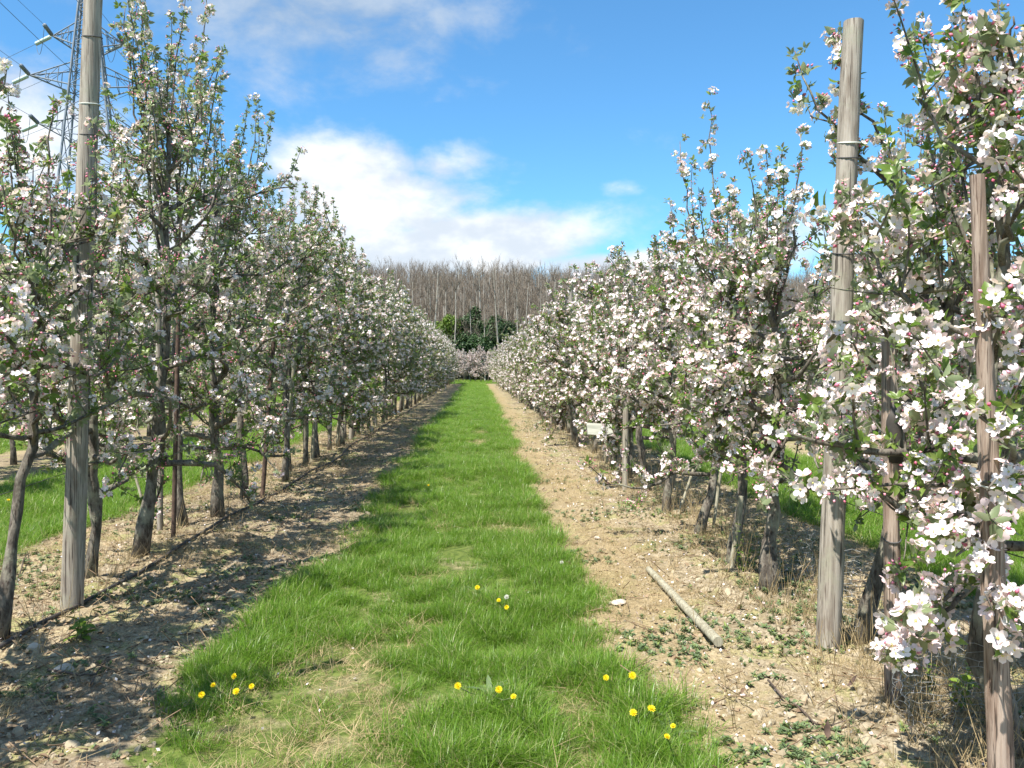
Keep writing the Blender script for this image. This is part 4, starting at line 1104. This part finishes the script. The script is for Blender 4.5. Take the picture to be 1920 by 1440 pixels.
# ------------------------------------------------------------------ woodland on the hill
def bare_tree_mesh(g, H, ntw=90):
    tk = MB(); tw = MB()
    zz = np.linspace(-.3, H * .9, 9); P = np.stack([np.cumsum(g.normal(size=9)) * .06 + zz * g.normal() * .02, np.cumsum(g.normal(size=9)) * .06 + zz * g.normal() * .02, zz], 1)
    V, F = tube(P, np.linspace(.12, .03, len(P)) * H / 12, 5, False); tk.add(V, F, 0)
    for i in range(16):
        t = g.uniform(.35, .98); q = t * (len(P) - 1); qi = min(int(q), len(P) - 2); b = P[qi] + (P[qi + 1] - P[qi]) * (q - qi)
        a = g.uniform(0, 6.28); L = H * .26 * (1.15 - t) + .6
        hd_ = np.array([math.cos(a), math.sin(a), 0]); t4 = np.linspace(0, 1, 4)[:, None]; Q = b + hd_ * L * (.55 * t4 - .1 * t4 ** 2) + np.array([0, 0, 1]) * L * (.55 * t4 + .35 * t4 ** 2) + np.concatenate([[[0, 0, 0]], g.normal(size=(3, 3)) * .07])
        V, F = tube(Q, np.linspace(.028, .010, len(Q)), 3, False); tw.add(V, F, 0)
        for j in range(ntw // 16 + 8):
            b2 = Q[g.integers(0, len(Q))]; d = np.array([math.cos(a) * .3, math.sin(a) * .3, 1]) + g.normal(size=3) * .5
            L2 = g.uniform(.5, 1.4); e = b2 + d / np.linalg.norm(d) * L2; s_ = np.cross(d, g.normal(size=3)); s_ = s_ / np.linalg.norm(s_) * .012
            tw.add([b2 - s_, b2 + s_, e], [(0, 1, 2)], 0)
    return tk.mesh('trunk', [M['wood_trunk']]), tw.mesh('crown', [M['wood_twig']])
g = np.random.default_rng(99)
BT = [bare_tree_mesh(g, h, 220) for h in (11, 12.5, 13.5, 12)]
n = 0
for i in range(60):
    u = (i + g.uniform(-.3, .3)) / 54; X_ = -26 + 62 * u; Y_ = 97 + g.uniform(0, 9)
    if i > 53: X_, Y_ = (-4.9, -2.6, -.9, .9, 2.3, 4.2)[i - 54], 92.3 + .6 * (i % 3)
    root = empty('bare_tree', (X_, Y_, gh(X_, Y_)), 'tall bare pale-trunked tree at the foot of the wooded hill', 'tree', 'bare trees along the lower edge of the wood', g.uniform(0, 6.28))
    s = g.uniform(.75, 1.05); root.scale = (s, s, s * g.uniform(.9, 1.1))
    tk, tw = BT[i % 4]; link('trunk', tk, root); link('crown', tw, root)['kind'] = 'stuff'
BU = []
for tk, tw in BT:
    mb = MB()
    for me, mi in ((tk, 0), (tw, 1)):
        V = np.empty(len(me.vertices) * 3, np.float32); me.vertices.foreach_get('co', V)
        F = np.empty(len(me.loops), np.int32); me.loops.foreach_get('vertex_index', F)
        mb.add(V.reshape(-1, 3), F.reshape(-1, 3), mi)
    BU.append(unit('wood_tree', mb, [M['wood_trunk'], M['wood_twig']]))
n = 6500; y = 103 + (275 - 103) * g.random(n); x = g.uniform(-1, 1, n) * y * .85 + .03 * y
keep = (x / y > -.85); x, y = x[keep], y[keep]; n = len(x); s = g.uniform(.72, 1.08, n)
scatter('woodland', np.stack([x, y, gh_np(x, y)], 1), np.stack([g.normal(size=n) * .02, g.normal(size=n) * .02, g.uniform(0, 6.28, n)], 1),
        np.stack([s, s, s * g.uniform(.85, 1.08, n)], 1), BU, g.integers(0, 4, n), label='dense leafless grey-brown wood covering the hillside', category='woodland')

def evergreen(px, py_top, Y_, w, mat, label, cat='bush', name='evergreen_bush', seed=0, zb=None):
    g = np.random.default_rng(seed); c = at(px, py_top, Y_); z0 = gh(c.x, Y_); H = c.z - z0
    root = empty(name, (c.x, Y_, z0), label, cat)
    mb = MB(); u = []
    for _ in range(3):
        m1 = MB()
        for i in range(10):
            d = g.normal(size=3); d[2] = abs(d[2]) * .5; V, F = leaf_geo(.22, .13, .3, 2); m1.add(orient(V, d, g.uniform(-1, 1)) + g.normal(size=3) * .10, F, 0, g.random())
        u.append(m1.arrays())
    cen = [(g.normal() * w * .28, g.normal() * w * .25, H * g.uniform(.22, .82), g.uniform(.22, .42) * w) for _ in range(13)] + [(0, 0, H * .88, w * .22)]
    PP, DD = [], []
    for (cx, cy, cz, r) in cen:
        m_ = int(100 * r * r) + 22; d = g.normal(size=(m_, 3)); d /= np.linalg.norm(d, axis=1)[:, None]
        rr = r * (g.random(m_) ** .35)[:, None] * [[1, 1, 1.15]]; p = d * rr + [cx, cy, cz]; kk = p[:, 2] > .1; PP.append(p[kk]); DD.append(d[kk])
    PP, DD = np.concatenate(PP), np.concatenate(DD); v = g.integers(0, 3, len(PP))
    for q in range(3):
        s2 = v == q; replicate(mb, u[q], PP[s2], frames(DD[s2] + [0, 0, .4], np.full(s2.sum(), 1.25), g), g.random(s2.sum()))
    link('crown', mb.mesh('crown', [M[mat]]), root)['kind'] = 'stuff'
    tk = MB(); V, F = tube([(0, 0, -.3), (.1, 0, H * .4), (0, .1, H * .8)], [.2, .14, .05], 7); tk.add(V, F, 0)
    link('trunk', tk.mesh('trunk', [M['wood_trunk']]), root)
evergreen(842, 592, 95, 3.3, 'lime', 'bright yellow-green bush at the foot of the wood', seed=1)
evergreen(890, 574, 97, 3.4, 'evergreen', 'tall dark green ivy-clad tree at the foot of the wood, highest of the evergreens', 'tree', 'ivy_tree', seed=2)
evergreen(930, 590, 95, 3.0, 'evergreen', 'rounded blackish green evergreen standing beside the ivy-clad tree', 'tree', 'evergreen_tree', seed=3)
evergreen(872, 626, 94, 3.0, 'evergreen', 'low dark bush between the yellow-green bush and the ivy-clad tree', seed=4)
evergreen(908, 634, 93.5, 3.0, 'evergreen', 'low dark bush in front of the ivy-clad tree', seed=5)
evergreen(962, 632, 95, 2.2, 'evergreen', 'low dark green bush where the fallen pole row hides the wood', seed=6)

# ------------------------------------------------------------------ pylon
g = np.random.default_rng(3)
PC = at(172, 690, 80); PC.z = 0
ca = math.atan2(.30, 1.0)
root = empty('pylon', (PC.x, 80, 0), 'tall steel lattice electricity pylon with three pairs of arms behind the tall pale post', 'pylon', rotz=ca)
def half(z): return np.interp(z, [0, 18.4, 31.7, 39], [4.2, 2.3, 1.05, .35])
def strut(mb, a, b, r=.04): V, F = tube(np.array([a, b], float), r, 4, False); mb.add(V, F, 0)
for sx, sy in ((-1, -1), (1, -1), (1, 1), (-1, 1)):
    mb = MB(); zs = [0, 6, 12, 18.4, 25, 31.7, 36, 39]
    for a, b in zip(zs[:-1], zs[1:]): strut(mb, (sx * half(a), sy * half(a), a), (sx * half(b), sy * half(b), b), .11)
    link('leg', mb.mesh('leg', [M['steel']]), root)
mb = MB(); zs = [0, 5.5, 10, 14, 17.3, 20.2, 22.8, 25.2, 27.4, 29.4, 31.3, 33.1, 34.8, 36.4, 39]
cs = [(-1, -1), (1, -1), (1, 1), (-1, 1)]
for a, b in zip(zs[:-1], zs[1:]):
    for q in range(4):
        (x0, y0), (x1, y1) = cs[q], cs[(q + 1) % 4]; ha, hb = half(a), half(b)
        strut(mb, (x0 * ha, y0 * ha, a), (x1 * hb, y1 * hb, b)); strut(mb, (x1 * ha, y1 * ha, a), (x0 * hb, y0 * hb, b)); strut(mb, (x0 * hb, y0 * hb, b), (x1 * hb, y1 * hb, b))
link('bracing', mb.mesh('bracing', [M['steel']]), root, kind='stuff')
arms = [(at(165, 75, 80).z, 3.0), (at(165, 152, 80).z, 4.9), (at(165, 240, 80).z, 4.2)]
tips = []
for (z, L) in arms:
    for s_ in (-1, 1):
        h0, h1 = half(z - .9), half(z + 1.2); tip = (s_ * L, 0, z); mb = MB()
        for sy in (-1, 1):
            A, B_ = (s_ * h0, sy * h0, z - .9), (s_ * h1, sy * h1, z + 1.2)
            strut(mb, A, tip, .07); strut(mb, B_, tip, .06)
            for t in (.3, .6):
                pa_ = np.array(A) * (1 - t) + np.array(tip) * t; pb_ = np.array(B_) * (1 - t) + np.array(tip) * t; strut(mb, pa_, pb_, .035)
                pc_ = np.array(A) * (1 - t - .3) + np.array(tip) * (t + .3); strut(mb, pb_, pc_, .03)
        for t in (.3, .6):
            a_ = np.array((s_ * h0, -h0, z - .9)) * (1 - t) + np.array(tip) * t; b_ = np.array((s_ * h0, h0, z - .9)) * (1 - t) + np.array(tip) * t; strut(mb, a_, b_, .03)
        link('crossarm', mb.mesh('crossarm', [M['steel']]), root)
        tips.append(np.array(tip))
inv = Matrix.Rotation(-ca, 3, 'Z'); rz = Matrix.Rotation(ca, 3, 'Z')
d1w = Vector((.20, -1, .02)).normalized(); d2w = Vector((-1, .55, -.16)).normalized()
cab = 0
names = ['upper', 'middle', 'lower']
for ti, tip in enumerate(tips):
    for di, dw in enumerate((d1w, d2w)):
        dl = np.array(inv @ dw); n = 14; L = 2.1; mb = MB()
        P = [tip + dl * (.3 + L * t) for t in np.linspace(0, 1, n * 2 + 1)]
        rr = [.19 if q % 2 else .12 for q in range(n * 2 + 1)]
        V, F = tube(np.array(P), rr, 10); mb.add(V, F, 0)
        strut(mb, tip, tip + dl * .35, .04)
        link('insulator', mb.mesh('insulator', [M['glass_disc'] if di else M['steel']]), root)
        # conductor: its own thing, sagging away from the insulator
        s0 = Vector((PC.x, 80, 0)) + rz @ Vector(tip + dl * (.3 + L)); S_ = 230; mbc = MB(); Q = []
        hd = Vector((dw.x, dw.y, 0)).normalized()
        for t in np.linspace(0, 1, 60): Q.append((hd.x * S_ * t, hd.y * S_ * t, -4 * 6.5 * t * (1 - t) - (6 * t if di else 0)))
        V, F = tube(np.array(Q), .022, 4); mbc.add(V, F, 0)
        o = link('power_cable', mbc.mesh('power_cable', [M['cable']]), label='cable from the %s arm of the pylon, %s, running %s' % (names[ti // 2], ('side beyond the post' if ti % 2 else 'clear side'), 'away behind trees' if di else 'overhead'), category='power cable')
        o.location = s0
    # jumper loop
    a_ = tip + np.array(inv @ d1w) * 2.4; b_ = tip + np.array(inv @ d2w) * 2.4
    Q = [a_ * (1 - t) + b_ * t + np.array([0, 0, -4 * 1.7 * t * (1 - t)]) for t in np.linspace(0, 1, 16)]
    mb = MB(); V, F = tube(np.array(Q), .022, 4); mb.add(V, F, 0); link('jumper_loop', mb.mesh('jumper_loop', [M['cable']]), root)
print('tris', sum(len(me.polygons) for me in bpy.data.meshes), 'objs', len(bpy.data.objects))
